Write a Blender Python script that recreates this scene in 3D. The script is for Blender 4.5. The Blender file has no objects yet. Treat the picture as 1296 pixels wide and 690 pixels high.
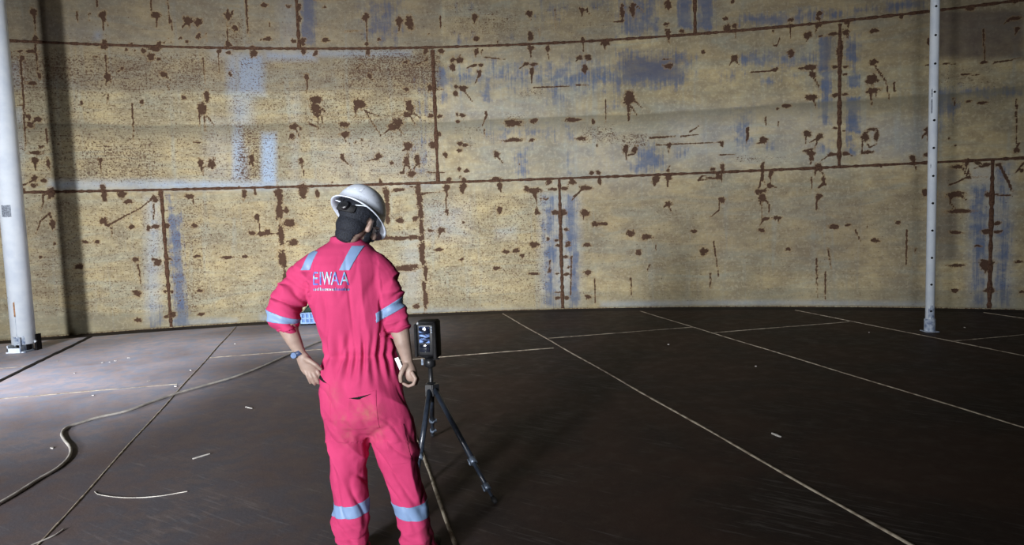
import bpy, bmesh, math, random
import numpy as np
from mathutils import Vector, Matrix, noise as mnoise
random.seed(7)
rng = np.random.default_rng(11)
scene = bpy.context.scene
COL = scene.collection

# ---------------------------------------------------------------- camera
F_PX, CX, CY, CAM_H = 900.0, 648.0, 345.0, 1.6
PITCH, ROLL = math.radians(4.834), 0.0330
fwd = Vector((0, math.cos(PITCH), -math.sin(PITCH)))
r0 = Vector((1, 0, 0)); u0 = r0.cross(fwd)
RIGHT = r0 * math.cos(ROLL) - u0 * math.sin(ROLL)
UP = r0 * math.sin(ROLL) + u0 * math.cos(ROLL)
EYE = Vector((0, 0, CAM_H))
cam_data = bpy.data.cameras.new('camera')
cam = bpy.data.objects.new('camera', cam_data)
COL.objects.link(cam)
cam_data.sensor_fit = 'HORIZONTAL'
cam_data.sensor_width = 36.0
cam_data.lens = F_PX / 1296.0 * 36.0
cam_data.clip_start, cam_data.clip_end = 0.05, 200
M = Matrix((RIGHT, UP, -fwd)).transposed().to_4x4()
M.translation = EYE
cam.matrix_world = M
scene.camera = cam

# ---------------------------------------------------------------- light and exposure
scene.view_settings.view_transform = 'Standard'
scene.view_settings.look = 'None'
scene.view_settings.gamma = 1.0
scene.view_settings.use_curve_mapping = False
scene.view_settings.exposure = 0.0
world = bpy.data.worlds.new('tank_air'); scene.world = world
world.use_nodes = True
world.node_tree.nodes['Background'].inputs[0].default_value = (0.55, 0.6, 0.7, 1)
world.node_tree.nodes['Background'].inputs[1].default_value = 0.02

def flood(name, loc, target, power, colour, size, angle=None, blend=0.6):
    L = bpy.data.lights.new(name, 'SPOT')
    L.energy = power; L.color = colour; L.shadow_soft_size = size
    L.spot_size = math.radians(angle or 120); L.spot_blend = blend
    o = bpy.data.objects.new(name, L); COL.objects.link(o)
    o.location = loc
    o.rotation_euler = (Vector(target) - Vector(loc)).to_track_quat('-Z', 'Y').to_euler()
    return o
# work floodlights that stand behind the camera on the tank floor
flood('unseen_floodlight', (-5.1, -7.6, 4.3), (-4.7, 9.2, 0.0), 10500, (0.95, 0.97, 1.0), 0.45, 46, 1.0)
flood('unseen_floodlight', (-5.2, -7.6, 2.4), (-0.4, 11.3, 0.8), 7600, (0.95, 0.97, 1.0), 0.60, 46, 1.0)
flood('unseen_floodlight', (-7.0, -7.6, 2.3), (7.8, 10.0, 1.3), 2100, (0.97, 0.97, 1.0), 0.40, 44, 1.0)
flood('unseen_floodlight', (-2.4, -7.0, 1.9), (-0.2, 11.4, 1.2), 2050, (0.95, 0.97, 1.0), 0.5, 70, 1.0)
# unseen fill spot added low at the left to brighten the floor
flood('unseen_floodlight', (-8.2, 5.2, 1.7), (-2.2, 8.8, 0.0), 1400, (0.86, 0.90, 1.0), 0.3, 62, 1.0)

# ---------------------------------------------------------------- tank geometry (metres)
TCX, TCY, TR = -0.404, -6.368, 18.0        # centre and radius of the tank shell
COURSE = [0.0, 2.12, 4.264, 6.40, 8.53, 10.66]
def ray(px, py):
    return fwd + RIGHT * ((px - CX) / F_PX) - UP * ((py - CY) / F_PX)
def on_floor(px, py, z=0.0):
    d = ray(px, py); t = (z - CAM_H) / d.z
    return EYE + d * t
def at(px, py, Y):
    d = ray(px, py); return EYE + d * (Y / d.y)
def on_wall(px, py):
    """(arc length, height) on the shell behind a point of the photograph"""
    d = ray(px, py)
    a = d.x**2 + d.y**2; b = -2 * (d.x * TCX + d.y * TCY); c = TCX**2 + TCY**2 - TR**2
    t = (-b + math.sqrt(b * b - 4 * a * c)) / (2 * a)
    P = EYE + d * t
    return TR * math.atan2(P.x - TCX, P.y - TCY), P.z
def shell(s, z, inset=0.0):
    a = s / TR
    return Vector((TCX + (TR - inset) * math.sin(a), TCY + (TR - inset) * math.cos(a), z))
TH = -0.2414                                # direction of the floor plates
ND = Vector((math.cos(TH), -math.sin(TH), 0)); AD = Vector((math.sin(TH), math.cos(TH), 0))

# ---------------------------------------------------------------- material helpers
def new_mat(name):
    m = bpy.data.materials.new(name); m.use_nodes = True
    nt = m.node_tree
    return m, nt, nt.nodes['Principled BSDF']
def N(nt, kind, **kw):
    n = nt.nodes.new(kind)
    for k, v in kw.items():
        if k in n.inputs.keys() if isinstance(k, str) else False: n.inputs[k].default_value = v
        else: setattr(n, k, v)
    return n
def math_node(nt, op, a, b=None, c=None, clamp=False):
    n = nt.nodes.new('ShaderNodeMath'); n.operation = op; n.use_clamp = clamp
    for i, v in enumerate((a, b, c)):
        if v is None: continue
        if hasattr(v, 'is_linked'): nt.links.new(v, n.inputs[i])
        else: n.inputs[i].default_value = v
    return n.outputs[0]
def ramp01(nt, v, lo, hi):
    n = nt.nodes.new('ShaderNodeMapRange'); n.interpolation_type = 'SMOOTHSTEP'
    nt.links.new(v, n.inputs[0]); n.inputs[1].default_value = lo; n.inputs[2].default_value = hi
    return n.outputs[0]
def mixc(nt, fac, a, b, blend='MIX'):
    n = nt.nodes.new('ShaderNodeMix'); n.data_type = 'RGBA'; n.blend_type = blend
    for sock, v in ((n.inputs[0], fac), (n.inputs[6], a), (n.inputs[7], b)):
        if hasattr(v, 'is_linked'): nt.links.new(v, sock)
        elif isinstance(v, (int, float)): sock.default_value = v
        else: sock.default_value = (*v, 1) if len(v) == 3 else v
    return n.outputs[2]
def noise_tex(nt, vec, scale, detail=4, rough=0.55, stretch=None, dist=0.0):
    if stretch:
        mp = nt.nodes.new('ShaderNodeMapping'); nt.links.new(vec, mp.inputs[0]); mp.inputs['Scale'].default_value = stretch; vec = mp.outputs[0]
    n = nt.nodes.new('ShaderNodeTexNoise'); nt.links.new(vec, n.inputs['Vector'])
    n.inputs['Scale'].default_value = scale; n.inputs['Detail'].default_value = detail
    n.inputs['Roughness'].default_value = rough; n.inputs['Distortion'].default_value = dist
    return n.outputs['Fac']
def bump(nt, bs, h, strength=0.3, dist=0.01):
    b = nt.nodes.new('ShaderNodeBump'); b.inputs['Strength'].default_value = strength; b.inputs['Distance'].default_value = dist
    nt.links.new(h, b.inputs['Height']); nt.links.new(b.outputs[0], bs.inputs['Normal'])
def simple_mat(name, col, rough=0.6, metal=0.0, var=0.15, scale=20, spec=0.5, col2=None, bumpy=0.0):
    m, nt, bs = new_mat(name)
    tc = nt.nodes.new('ShaderNodeTexCoord').outputs['Object']
    f = noise_tex(nt, tc, scale, 4)
    c2 = col2 or tuple(max(0, c * (1 - 2.2 * var)) for c in col)
    nt.links.new(mixc(nt, ramp01(nt, f, 0.35, 0.7), col, c2), bs.inputs['Base Color'])
    bs.inputs['Roughness'].default_value = rough; bs.inputs['Metallic'].default_value = metal
    bs.inputs['Specular IOR Level'].default_value = spec
    if bumpy: bump(nt, bs, f, bumpy, 0.004)
    return m

# ---------------------------------------------------------------- object helpers
def link(name, mesh, mat=None, parent=None, smooth=False):
    o = bpy.data.objects.new(name, mesh); COL.objects.link(o)
    if mat is not None and len(mesh.materials) == 0: mesh.materials.append(mat)
    if parent is not None: o.parent = parent
    if smooth:
        for p in mesh.polygons: p.use_smooth = True
    return o
def from_bm(name, bm, mat=None, parent=None, smooth=False):
    me = bpy.data.meshes.new(name); bmesh.ops.recalc_face_normals(bm, faces=bm.faces[:]); bm.to_mesh(me); bm.free()
    return link(name, me, mat, parent, smooth)
def empty(name, loc, label=None, cat=None, group=None):
    o = bpy.data.objects.new(name, None); COL.objects.link(o); o.location = loc
    o.empty_display_size = 0.1
    return tag(o, label, cat, group)
def tag(o, label=None, cat=None, group=None, kind=None):
    if label: o['label'] = label
    if cat: o['category'] = cat
    if group: o['group'] = group
    if kind: o['kind'] = kind
    return o
def adopt(o, root):
    """parent a mesh that was made in world coordinates to an Empty without moving it"""
    o.parent = root
    loc = root.location.copy(); p = root.parent
    while p is not None:
        loc += p.location; p = p.parent
    o.matrix_parent_inverse = Matrix.Translation(-loc)
    return o
def box(bm, lo, hi, mat=None, rot=None):
    lo, hi = Vector(lo), Vector(hi)
    T = Matrix.Translation((lo + hi) / 2) @ Matrix.Diagonal((*(hi - lo), 1))
    if rot is not None: T = rot @ T
    return bmesh.ops.create_cube(bm, size=1, matrix=T)['verts']
def frame_of(d):
    d = d.normalized(); ref = Vector((0, 0, 1)) if abs(d.z) < 0.9 else Vector((0, 1, 0))
    x = d.cross(ref).normalized(); y = x.cross(d).normalized()
    return x, y
def tube(bm, pts, radii, seg=12, caps=True, flat=1.0):
    """a closed tube along pts; radii may be one number, a list, or (a, b) pairs"""
    pts = [Vector(p) for p in pts]; n = len(pts); rings = []
    if not isinstance(radii, (list, tuple)): radii = [radii] * n
    px = None
    for i, p in enumerate(pts):
        d = (pts[min(i + 1, n - 1)] - pts[max(i - 1, 0)])
        x, y = frame_of(d)
        if px is not None:
            dn = d.normalized(); x = (px - dn * px.dot(dn)).normalized(); y = x.cross(dn).normalized()
        px = x
        a, b = radii[i] if isinstance(radii[i], (list, tuple)) else (radii[i], radii[i] * flat)
        rings.append([bm.verts.new(p + x * a * math.cos(t) + y * b * math.sin(t)) for t in (2 * math.pi * k / seg for k in range(seg))])
    for r, q in zip(rings, rings[1:]):
        for k in range(seg): bm.faces.new((r[k], r[(k + 1) % seg], q[(k + 1) % seg], q[k]))
    if caps: bm.faces.new(rings[0][::-1]); bm.faces.new(rings[-1])
    return rings
def ring_loft(bm, rings, seg=28, power=2.0):
    """rings: (centre Vector, half width x, half depth y, tilt) closed, horizontal rings"""
    out = []
    for c, rx, ry in rings:
        vs = []
        for k in range(seg):
            t = 2 * math.pi * k / seg; ct, st = math.cos(t), math.sin(t); e = 2.0 / power
            vs.append(bm.verts.new(c + Vector((rx * math.copysign(abs(ct)**e, ct), ry * math.copysign(abs(st)**e, st), 0))))
        out.append(vs)
    for r, q in zip(out, out[1:]):
        for k in range(seg): bm.faces.new((r[k], r[(k + 1) % seg], q[(k + 1) % seg], q[k]))
    bm.faces.new(out[0][::-1]); bm.faces.new(out[-1])
def ellipsoid(bm, c, r, rot=None, seg=20, rings=12):
    T = Matrix.Translation(c) @ (rot.to_4x4() if rot is not None else Matrix()) @ Matrix.Diagonal((*r, 1))
    bmesh.ops.create_uvsphere(bm, u_segments=seg, v_segments=rings, radius=1, matrix=T)
def smooth_curve(pts, sub=6):
    pts = [Vector(p) for p in pts]; out = []
    for i in range(len(pts) - 1):
        p0, p1, p2, p3 = pts[max(i - 1, 0)], pts[i], pts[i + 1], pts[min(i + 2, len(pts) - 1)]
        for k in range(sub):
            t = k / sub
            out.append(0.5 * ((2 * p1) + (p2 - p0) * t + (2 * p0 - 5 * p1 + 4 * p2 - p3) * t * t + (3 * p1 - p0 - 3 * p2 + p3) * t**3))
    return out + [pts[-1]]
def remeshed(bm, voxel, smooth_iter=4, factor=0.5):
    """one continuous skin around all the closed shapes in bm"""
    bmesh.ops.recalc_face_normals(bm, faces=bm.faces[:])
    me = bpy.data.meshes.new('tmp'); bm.to_mesh(me); bm.free()
    o = bpy.data.objects.new('tmp', me); COL.objects.link(o)
    md = o.modifiers.new('r', 'REMESH'); md.mode = 'VOXEL'; md.voxel_size = voxel; md.adaptivity = 0
    if smooth_iter:
        sm = o.modifiers.new('s', 'SMOOTH'); sm.iterations = smooth_iter; sm.factor = factor
    dg = bpy.context.evaluated_depsgraph_get(); dg.update()
    out = bpy.data.meshes.new_from_object(o.evaluated_get(dg))
    bpy.data.objects.remove(o); bpy.data.meshes.remove(me)
    out.materials.clear()
    return out
def cut_patch(mesh, planes, offset, test=None):
    """the part of a surface on the positive side of every plane, lifted by offset and given an edge"""
    bm = bmesh.new(); bm.from_mesh(mesh)
    for co, no in planes:
        bmesh.ops.bisect_plane(bm, geom=bm.verts[:] + bm.edges[:] + bm.faces[:], plane_co=co, plane_no=no, clear_inner=True)
    if test:
        bmesh.ops.delete(bm, geom=[f for f in bm.faces if not test(f.calc_center_median(), f.normal)], context='FACES')
    seen, best = set(), []
    for f0 in bm.faces:                       # keep the largest connected piece only
        if f0 in seen: continue
        stack, isl = [f0], []
        seen.add(f0)
        while stack:
            f = stack.pop(); isl.append(f)
            for e in f.edges:
                for g in e.link_faces:
                    if g not in seen: seen.add(g); stack.append(g)
        if len(isl) > len(best): best = isl
    keep = set(best)
    bmesh.ops.delete(bm, geom=[f for f in bm.faces if f not in keep], context='FACES')
    bm.normal_update()
    top = {v: v.co + v.normal * offset for v in bm.verts}
    base = {v: v.co - v.normal * 0.001 for v in bm.verts}
    edges = [(e.verts[0], e.verts[1]) for e in bm.edges if len(e.link_faces) == 1]
    for v in bm.verts: v.co = top[v]
    low = {}
    for a, b in edges:
        for v in (a, b):
            if v not in low: low[v] = bm.verts.new(base[v])
        try: bm.faces.new((a, b, low[b], low[a]))
        except ValueError: pass
    return bm

# ================================================================ shell stains and painted wall shade (where they are on the steel, read off the photograph)
# each row: origin x, origin y, scale of a survey tile, then blobs (x, y, rx, ry) and drips ((x0, y0), (x1, y1), ..., width)
TILES = [
 (0,0,5.31,[(225,80,20,30),(690,100,25,25),(1045,100,22,20),(240,260,18,20),(700,280,18,14),(700,315,22,18),(850,335,12,10),(880,297,14,10),(965,345,18,16),(1015,380,25,22),(1030,330,20,10),(650,380,10,8),(150,390,20,14),(135,345,20,10),(210,345,40,12),(725,520,22,25),(820,460,12,12),(797,480,8,6),(265,510,12,25),(215,560,30,14),(905,343,8,8)],
  [((690,100),(700,205),6),((710,130),(725,175),5),((712,370),(718,500),8),((718,540),(715,580),8),((230,80),(235,250),8),((240,300),(258,480),8),((140,400),(150,550),(160,690),16),((520,80),(522,150),6),((605,80),(605,150),6),((655,0),(655,50),6),((1015,0),(1015,70),8)]),
 (190,0,5.31,[(40,100,28,22),(255,140,25,30),(325,150,24,25),(325,245,16,22),(200,258,10,7),(215,255,6,6),(247,280,14,10),(62,293,14,16),(95,290,8,8),(120,265,8,6),(140,283,8,5),(525,105,25,20),(570,190,20,18),(525,300,20,16),(528,355,16,12),(770,35,20,15),(790,262,22,16),(738,270,8,5),(930,42,18,10),(1000,40,20,12),(995,65,15,12),(1005,125,14,20),(965,275,16,14),(1028,270,18,14),(1028,298,14,10),(1035,345,14,18),(690,320,18,12),(698,360,20,25),(463,345,14,14),(540,500,12,14),(12,390,14,14),(57,398,14,13),(30,330,40,14),(90,500,22,18),(380,640,16,30),(230,655,14,10),(1048,515,12,16)],
  [((40,100),(50,185),8),((115,0),(130,160),10),((140,130),(148,205),10),((255,140),(258,215),12),((215,190),(245,150),5),((375,220),(375,295),9),((560,70),(540,110),6),((525,60),(520,290),8),((645,0),(660,200),16),((660,200),(668,250),6),((795,130),(808,185),8),((463,345),(462,490),8),((110,510),(140,545),8),((120,570),(130,610),6),((355,390),(375,570),6)]),
 (380,0,5.31,[(440,115,22,22),(447,298,14,12),(455,350,14,20),(170,270,22,14),(165,47,14,8),(105,360,16,18),(20,350,12,18),(15,270,16,14),(15,295,16,14),(665,145,22,28),(735,155,26,38),(530,265,12,12),(865,228,6,8),(465,510,14,16),(710,420,18,10),(845,345,16,16),(710,600,16,14),(45,518,14,16),(948,345,20,16),(1025,405,12,14),(1025,455,16,20),(870,590,14,22),(1045,580,10,10),(1045,630,14,16),(105,665,35,18),(390,685,30,14),(735,685,14,8)],
  [((445,130),(452,290),8),((668,180),(655,240),6),((940,115),(942,185),12),((90,2),(310,2),6),((300,213),(430,213),5),((470,525),(505,550),4),((375,465),(415,430),8),((780,435),(860,400),8),((850,385),(850,430),6),((48,540),(45,630),6),((905,412),(940,414),8),((880,597),(970,600),8)]),
 (570,0,5.31,[(165,115,20,18),(175,260,18,16),(315,283,6,8),(530,92,20,20),(540,250,18,25),(530,225,10,12),(885,68,18,16),(918,65,8,18),(890,265,16,12),(1040,290,25,20),(175,345,14,18),(540,325,20,18),(655,325,14,20),(65,405,22,18),(15,405,14,16),(15,455,16,20),(160,440,20,10),(205,437,16,10),(195,490,14,20),(510,430,18,10),(560,432,20,12),(547,480,16,22),(870,388,18,14),(925,385,22,18),(903,460,16,25),(40,585,12,10),(85,592,28,16),(35,630,14,16)],
  [((165,130),(165,165),6),((535,110),(538,140),6),((600,190),(600,262),5),((700,60),(703,225),5),((882,85),(882,115),5),((920,80),(950,103),4),((893,290),(893,350),6),((1040,290),(1040,330),8),((170,350),(168,385),5),((215,335),(207,370),8),((540,340),(540,385),8),((657,340),(660,400),6),((65,370),(65,400),5),((150,443),(110,457),6),((190,510),(165,565),7),((505,435),(462,462),6),((547,500),(545,560),6),((860,395),(845,415),5),((903,480),(905,500),8),((230,385),(370,400),4),((560,590),(800,578),8),((840,573),(930,570),6),((85,600),(150,685),5)]),
 (760,0,5.31,[(145,80,14,45),(215,65,18,38),(455,30,22,25),(455,60,8,12),(440,163,22,10),(455,225,16,25),(545,210,14,14),(565,235,10,8),(840,125,18,12),(850,190,25,20),(900,175,20,14),(890,10,12,14),(455,445,25,18),(690,350,14,12),(900,390,18,22),(30,285,25,18),(195,650,30,35)],
  [((235,30),(290,80),4),((458,250),(460,295),6),((905,195),(905,260),6),((90,145),(160,145),4),((415,400),(485,394),10),((885,410),(868,440),5),((910,410),(930,435),5),((28,300),(25,330),8),((430,195),(450,210),5)]),
 (950,0,5.31,[(270,135,18,14),(268,175,20,14),(460,90,18,18),(455,130,16,14),(455,170,20,14),(1012,110,14,22),(150,210,8,12),(385,235,24,22),(560,228,25,12),(650,150,20,18),(640,215,25,18),(830,207,28,14),(270,360,20,25),(395,455,45,18),(165,470,18,14),(415,500,22,20),(405,655,35,16),(600,340,20,60),(565,450,22,10),(635,450,20,8),(635,500,20,8),(565,640,22,14),(633,635,20,10),(825,420,28,20),(815,535,32,38),(820,610,38,20)],
  [((268,190),(268,260),7),((445,185),(440,220),6),((150,300),(175,312),(195,255),4),((380,255),(378,285),5),((455,245),(560,235),4),((655,170),(655,190),6),((652,230),(652,270),5),((320,465),(395,455),8),((0,485),(180,475),5),((425,520),(465,600),7),((840,450),(905,540),(935,670),5),((810,630),(810,690),5),((845,620),(845,660),5),((970,615),(960,560),(985,545),6)]),
 (1096,0,5.31,[(700,60,28,16),(1000,125,40,14),(1015,195,18,14),(1005,15,16,12),(790,420,25,10),(425,280,14,28)],
  [((960,135),(930,160),6),((1010,210),(1000,245),6),((790,200),(795,410),5),((850,425),(1050,390),5),((520,430),(605,430),9),((640,500),(770,505),4),((400,440),(440,435),6)]),
 (0,120,5.31,[(195,150,16,20),(205,205,22,22),(255,165,25,18),(275,350,20,10),(240,390,28,16),(235,440,22,25),(325,460,12,40),(235,560,22,18),(230,610,22,14),(295,578,20,14),(155,640,16,16),(345,645,25,22),(678,440,13,18),(690,620,18,20),(955,50,14,18),(550,55,10,20),(395,330,8,8),(700,680,14,14),(820,665,25,12)],
  [((80,70),(150,75),8),((225,190),(245,170),8),((270,390),(295,400),6),((240,460),(242,510),7),((150,610),(230,575),5),((678,440),(680,525),13),((887,60),(895,200),(900,310),10),((725,0),(725,60),6),((160,0),(165,200),(175,400),12),((310,230),(320,330),6)]),
 (190,120,5.31,[(350,95,28,40),(385,20,12,30),(340,460,18,28),(415,465,22,35),(685,430,14,30),(965,215,28,18),(955,280,18,18),(1010,228,6,14),(1015,445,14,20),(230,20,14,14),(635,660,14,18),(860,660,25,22),(265,680,22,10),(70,665,14,22),(600,620,8,6),(1025,605,12,8)],
  [((330,130),(332,215),8),((365,150),(375,255),7),((385,145),(430,205),6),((345,480),(355,550),7),((350,485),(400,478),5),((690,455),(695,490),8),((672,450),(670,475),4),((985,240),(1010,295),5),((955,280),(930,300),5),((1020,470),(1035,545),8),((290,315),(345,325),8),((705,620),(705,670),8)]),
 (380,120,5.31,[(105,95,32,38),(112,35,30,24),(375,80,16,40),(410,65,26,25),(735,80,25,40),(715,135,25,16),(655,185,34,25),(620,220,28,20),(295,200,32,16),(300,265,28,18),(285,420,14,20),(525,415,20,20),(415,303,10,8),(372,320,8,8),(615,460,12,12),(725,345,28,24),(715,445,18,35),(788,440,16,38),(750,530,25,20),(685,525,18,8),(880,140,18,14),(890,335,20,25),(940,145,18,12),(975,403,16,16),(935,265,14,12),(540,590,12,20),(1000,570,14,16),(985,620,20,16),(115,665,14,25),(20,650,30,40),(580,660,14,25),(215,590,6,8)],
  [((120,120),(120,200),6),((135,110),(155,200),6),((150,90),(185,135),4),((60,190),(125,225),14),((430,100),(545,280),6),((440,110),(530,145),8),((745,150),(775,205),8),((765,125),(810,160),5),((600,235),(555,265),5),((660,220),(695,270),6),((295,280),(315,330),9),((295,440),(345,487),8),((515,432),(445,445),6),((690,375),(720,360),6),((705,470),(690,525),6),((730,480),(745,500),5),((780,475),(765,495),5),((855,522),(970,522),8),((985,630),(990,690),6),((740,618),(800,620),10)]),
 (570,120,5.31,[(50,180,14,10),(80,138,20,12),(45,130,8,12),(240,130,8,20),(420,190,50,22),(560,175,25,14),(820,168,50,13),(960,180,10,20),(420,305,60,11),(550,305,20,10),(880,295,40,10),(65,328,18,12),(100,340,18,12),(62,375,16,12),(310,400,20,18),(60,500,12,14),(110,512,16,14),(465,467,5,8),(310,563,30,10),(65,550,10,8),(90,575,14,18),(90,610,20,16),(330,605,14,16),(660,585,14,14),(820,585,18,16),(1003,575,10,25),(950,525,16,12),(995,525,14,14),(985,340,6,10),(560,645,50,13),(510,625,16,8),(690,635,25,8),(760,630,25,10),(915,625,30,12)],
  [((240,145),(215,210),5),((230,230),(230,280),6),((325,425),(355,460),6),((85,625),(85,665),6),((335,620),(340,650),6),((890,635),(825,685),6),((555,650),(560,690),6)]),
 (760,120,5.31,[(190,30,30,35),(170,365,16,25),(230,370,18,22),(460,345,12,16),(815,330,14,18),(755,500,16,12),(455,510,10,12),(820,485,12,28),(790,550,14,18),(375,560,18,20),(455,555,14,16),(1055,650,12,14)],
  [((185,50),(185,175),8),((200,70),(198,170),6),((220,30),(280,90),5),((210,80),(245,140),5),((35,30),(33,190),5),((172,385),(175,440),8),((185,408),(230,400),5),((460,360),(460,400),10),((600,250),(665,208),9),((330,290),(500,280),12),((470,332),(800,322),9),((370,335),(450,340),8),((540,280),(660,268),5),((800,405),(900,402),8),((983,220),(980,330),5),((995,220),(992,300),5),((465,480),(455,510),5),((660,575),(780,560),4),((810,540),(812,590),5),((362,580),(360,615),6),((450,570),(450,620),6)]),
 (950,120,5.31,[(405,20,40,16),(240,75,30,12),(180,95,12,8),(85,305,24,22),(380,262,24,20),(465,280,25,16),(405,395,28,20),(410,430,14,14),(550,400,25,14),(635,395,18,14),(770,280,22,30),(820,232,30,11),(845,275,14,35),(790,385,30,12),(568,225,18,8),(625,243,10,6),(455,490,25,28),(80,475,12,25),(145,520,8,20),(125,610,16,14),(50,650,22,16),(95,645,18,8),(80,680,20,14),(488,565,14,14),(460,680,20,14),(570,485,10,10),(878,480,6,10)],
  [((425,30),(440,95),10),((70,320),(40,330),5),((370,280),(368,330),5),((455,290),(390,325),6),((455,295),(435,345),8),((350,380),(440,355),5),((405,455),(400,465),8),((535,405),(475,440),5),((650,395),(680,410),5),((755,310),(745,385),7),((785,330),(800,355),(845,330),5),((790,385),(730,402),6),((435,520),(430,550),5),((480,525),(495,540),5),((85,510),(60,620),5),((85,540),(90,610),5),((133,540),(130,600),6),((140,610),(175,625),5),((490,580),(508,610),8),((485,595),(450,628),5),((410,555),(410,630),5),((100,150),(100,205),4),((188,180),(188,220),5),((810,0),(812,85),5)]),
 (1096,120,5.31,[(312,425,18,22),(410,235,20,18),(405,405,16,16),(690,45,20,9),(780,55,30,12),(555,295,8,8),(600,340,8,10),(1010,375,22,18),(1015,430,18,12),(1055,460,8,10),(615,485,35,16),(675,450,16,25),(750,460,18,14),(810,470,30,14),(890,470,22,14),(405,650,14,20)],
  [((320,450),(340,510),6),((400,255),(370,300),6),((410,260),(420,320),6),((590,20),(595,70),8),((1015,350),(1035,320),6),((1050,470),(1000,530),5),((650,500),(695,570),6),((680,480),(700,560),8),((790,480),(720,495),5),((905,485),(960,580),(985,660),6),((555,610),(680,555),(820,550),4),((1010,30),(1008,330),4)]),
 (0,240,3.285,[(435,25,10,25),(505,20,14,18),(535,50,18,10),(432,130,12,18),(548,155,14,9),(220,145,12,18),(210,20,16,18),(355,218,12,8),(405,217,12,8),(330,320,16,12),(565,290,14,10),(570,430,16,12),(575,542,14,10),(617,160,8,12),(645,155,14,8),(640,290,10,6),(650,305,10,6),(645,40,12,10),(170,280,8,8),(228,225,6,8)],
  [((440,145),(465,160),(465,195),4),((450,150),(520,110),(580,80),(620,50),(640,20),4),((210,95),(215,140),5),((210,95),(170,130),(150,185),4),((180,20),(180,60),(170,85),4),((575,310),(585,390),4),((640,60),(640,125),4)]),
 (190,240,3.63,[(22,45,14,14),(182,32,18,12),(203,165,13,11),(28,168,14,8),(75,165,14,12),(38,330,20,8),(35,343,12,8),(20,320,12,5),(85,320,12,8),(218,306,18,7),(355,312,28,8),(435,307,16,7),(468,200,16,10),(512,203,16,10),(540,195,12,14),(490,125,14,11),(230,465,14,8),(237,572,14,8),(70,468,8,8),(100,470,8,8),(75,585,12,8),(105,575,14,14),(432,20,10,20),(482,15,6,12),(595,30,13,40),(595,95,15,40),(627,95,10,14),(603,210,13,45),(610,320,15,45),(620,410,10,35),(640,155,28,15),(660,243,18,16)],
  [((195,45),(205,70),4),((495,130),(505,195),4),((510,203),(600,203),4),((600,40),(580,145),3),((640,240),(625,235),4)]),
 (480,230,3.835,[(190,45,12,35),(197,90,12,40),(202,150,11,40),(205,220,10,40),(208,330,12,40),(210,375,12,30),(225,440,10,35),(218,510,9,30),(225,570,12,40),(35,60,14,30),(38,120,12,35),(40,180,10,25),(95,40,30,8),(100,188,20,11),(175,178,14,10),(30,272,35,9),(100,275,45,10),(165,270,30,9),(205,275,12,12),(125,420,55,12),(165,410,25,8),(180,605,18,10),(330,25,12,12),(330,145,8,16),(405,30,14,18),(585,20,12,14),(585,138,11,16),(250,238,14,6),(300,235,20,11),(290,330,20,8),(400,376,10,7),(410,198,8,6),(615,340,18,9),(665,335,18,9),(695,360,10,9),(570,420,18,8),(750,305,20,12),(762,145,8,10),(755,40,30,8),(715,35,12,12),(745,445,22,6)],
  [((325,30),(325,135),5),((755,60),(765,110),5),((190,60),(320,45),3),((300,245),(285,275),6)]),
 (670,220,3.835,[(95,40,14,12),(208,40,15,13),(342,40,7,14),(613,28,14,18),(677,18,12,14),(275,68,28,10),(25,85,22,10),(38,188,12,12),(115,75,18,6),(170,72,18,8),(125,188,18,11),(165,188,16,13),(270,190,20,15),(320,245,18,10),(362,242,20,8),(490,290,18,15),(568,307,24,12),(530,382,13,13),(675,148,15,12),(278,345,18,9),(283,480,16,11),(285,597,14,10),(178,270,12,7),(132,323,12,5),(190,333,10,5),(178,403,12,8),(190,455,8,5),(135,485,10,5),(180,487,14,7),(140,575,12,5),(138,602,14,8),(180,602,12,9),(185,348,14,7),(140,348,14,6),(90,315,8,8),(25,345,20,10),(25,485,22,6),(98,470,7,10)],
  [((610,45),(605,65),4),((672,30),(672,65),4),((255,75),(205,130),5),((30,90),(40,180),4),((55,122),(85,125),(95,115),5),((265,205),(265,225),6),((665,155),(650,165),4),((680,160),(690,185),4),((100,420),(98,465),3),((318,510),(320,630),4),((492,500),(494,590),3),((615,345),(615,378),4),((585,440),(570,470),3),((338,243),(345,243),6),((205,400),(200,590),3)]),
 (860,210,3.835,[(205,165,14,14),(70,318,14,9),(118,415,18,17),(380,128,14,11),(408,120,14,7),(402,160,14,13),(420,257,20,8),(472,252,22,8),(398,312,16,9),(437,98,10,12),(402,25,8,20),(440,40,8,16),(185,45,8,15),(527,405,14,8),(748,297,20,10),(675,150,13,13)],
  [((195,180),(192,215),(148,250),5),((385,165),(400,200),(400,250),5),((415,160),(435,190),(432,230),3),((478,255),(485,280),4),((410,260),(392,285),4),((440,95),(470,103),5),((400,40),(385,110),4),((90,70),(110,48),(170,60),4),((205,20),(205,75),5),((668,165),(662,215),5),((640,60),(640,110),4),((700,70),(712,95),7),((700,90),(675,108),4),((165,365),(190,540),3),((150,520),(150,600),3),((665,450),(668,640),3),((720,400),(735,500),3),((708,515),(705,650),3)]),
 (1050,210,3.835,[(20,295,22,11),(88,287,13,8),(182,296,6,5),(220,362,18,12),(330,275,12,11),(465,130,14,20),(610,138,40,14),(630,220,50,11),(610,323,26,10),(615,483,34,9),(605,605,24,9),(720,388,16,7),(755,320,16,14),(750,485,18,22)],
  [((590,150),(585,180),(610,212),4),((640,150),(665,165),4),((375,310),(372,480),3),((418,400),(415,430),5),((125,310),(150,370),3)]),
 (1196,190,3.29,[(180,185,14,11),(220,305,14,9),(220,340,16,8),(170,340,16,11),(175,470,28,16),(168,490,10,20),(185,585,20,11),(320,85,8,8),(305,465,20,6),(320,590,10,8)],
  [((210,185),(275,190),4),((225,60),(275,165),4)]),
]
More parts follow.
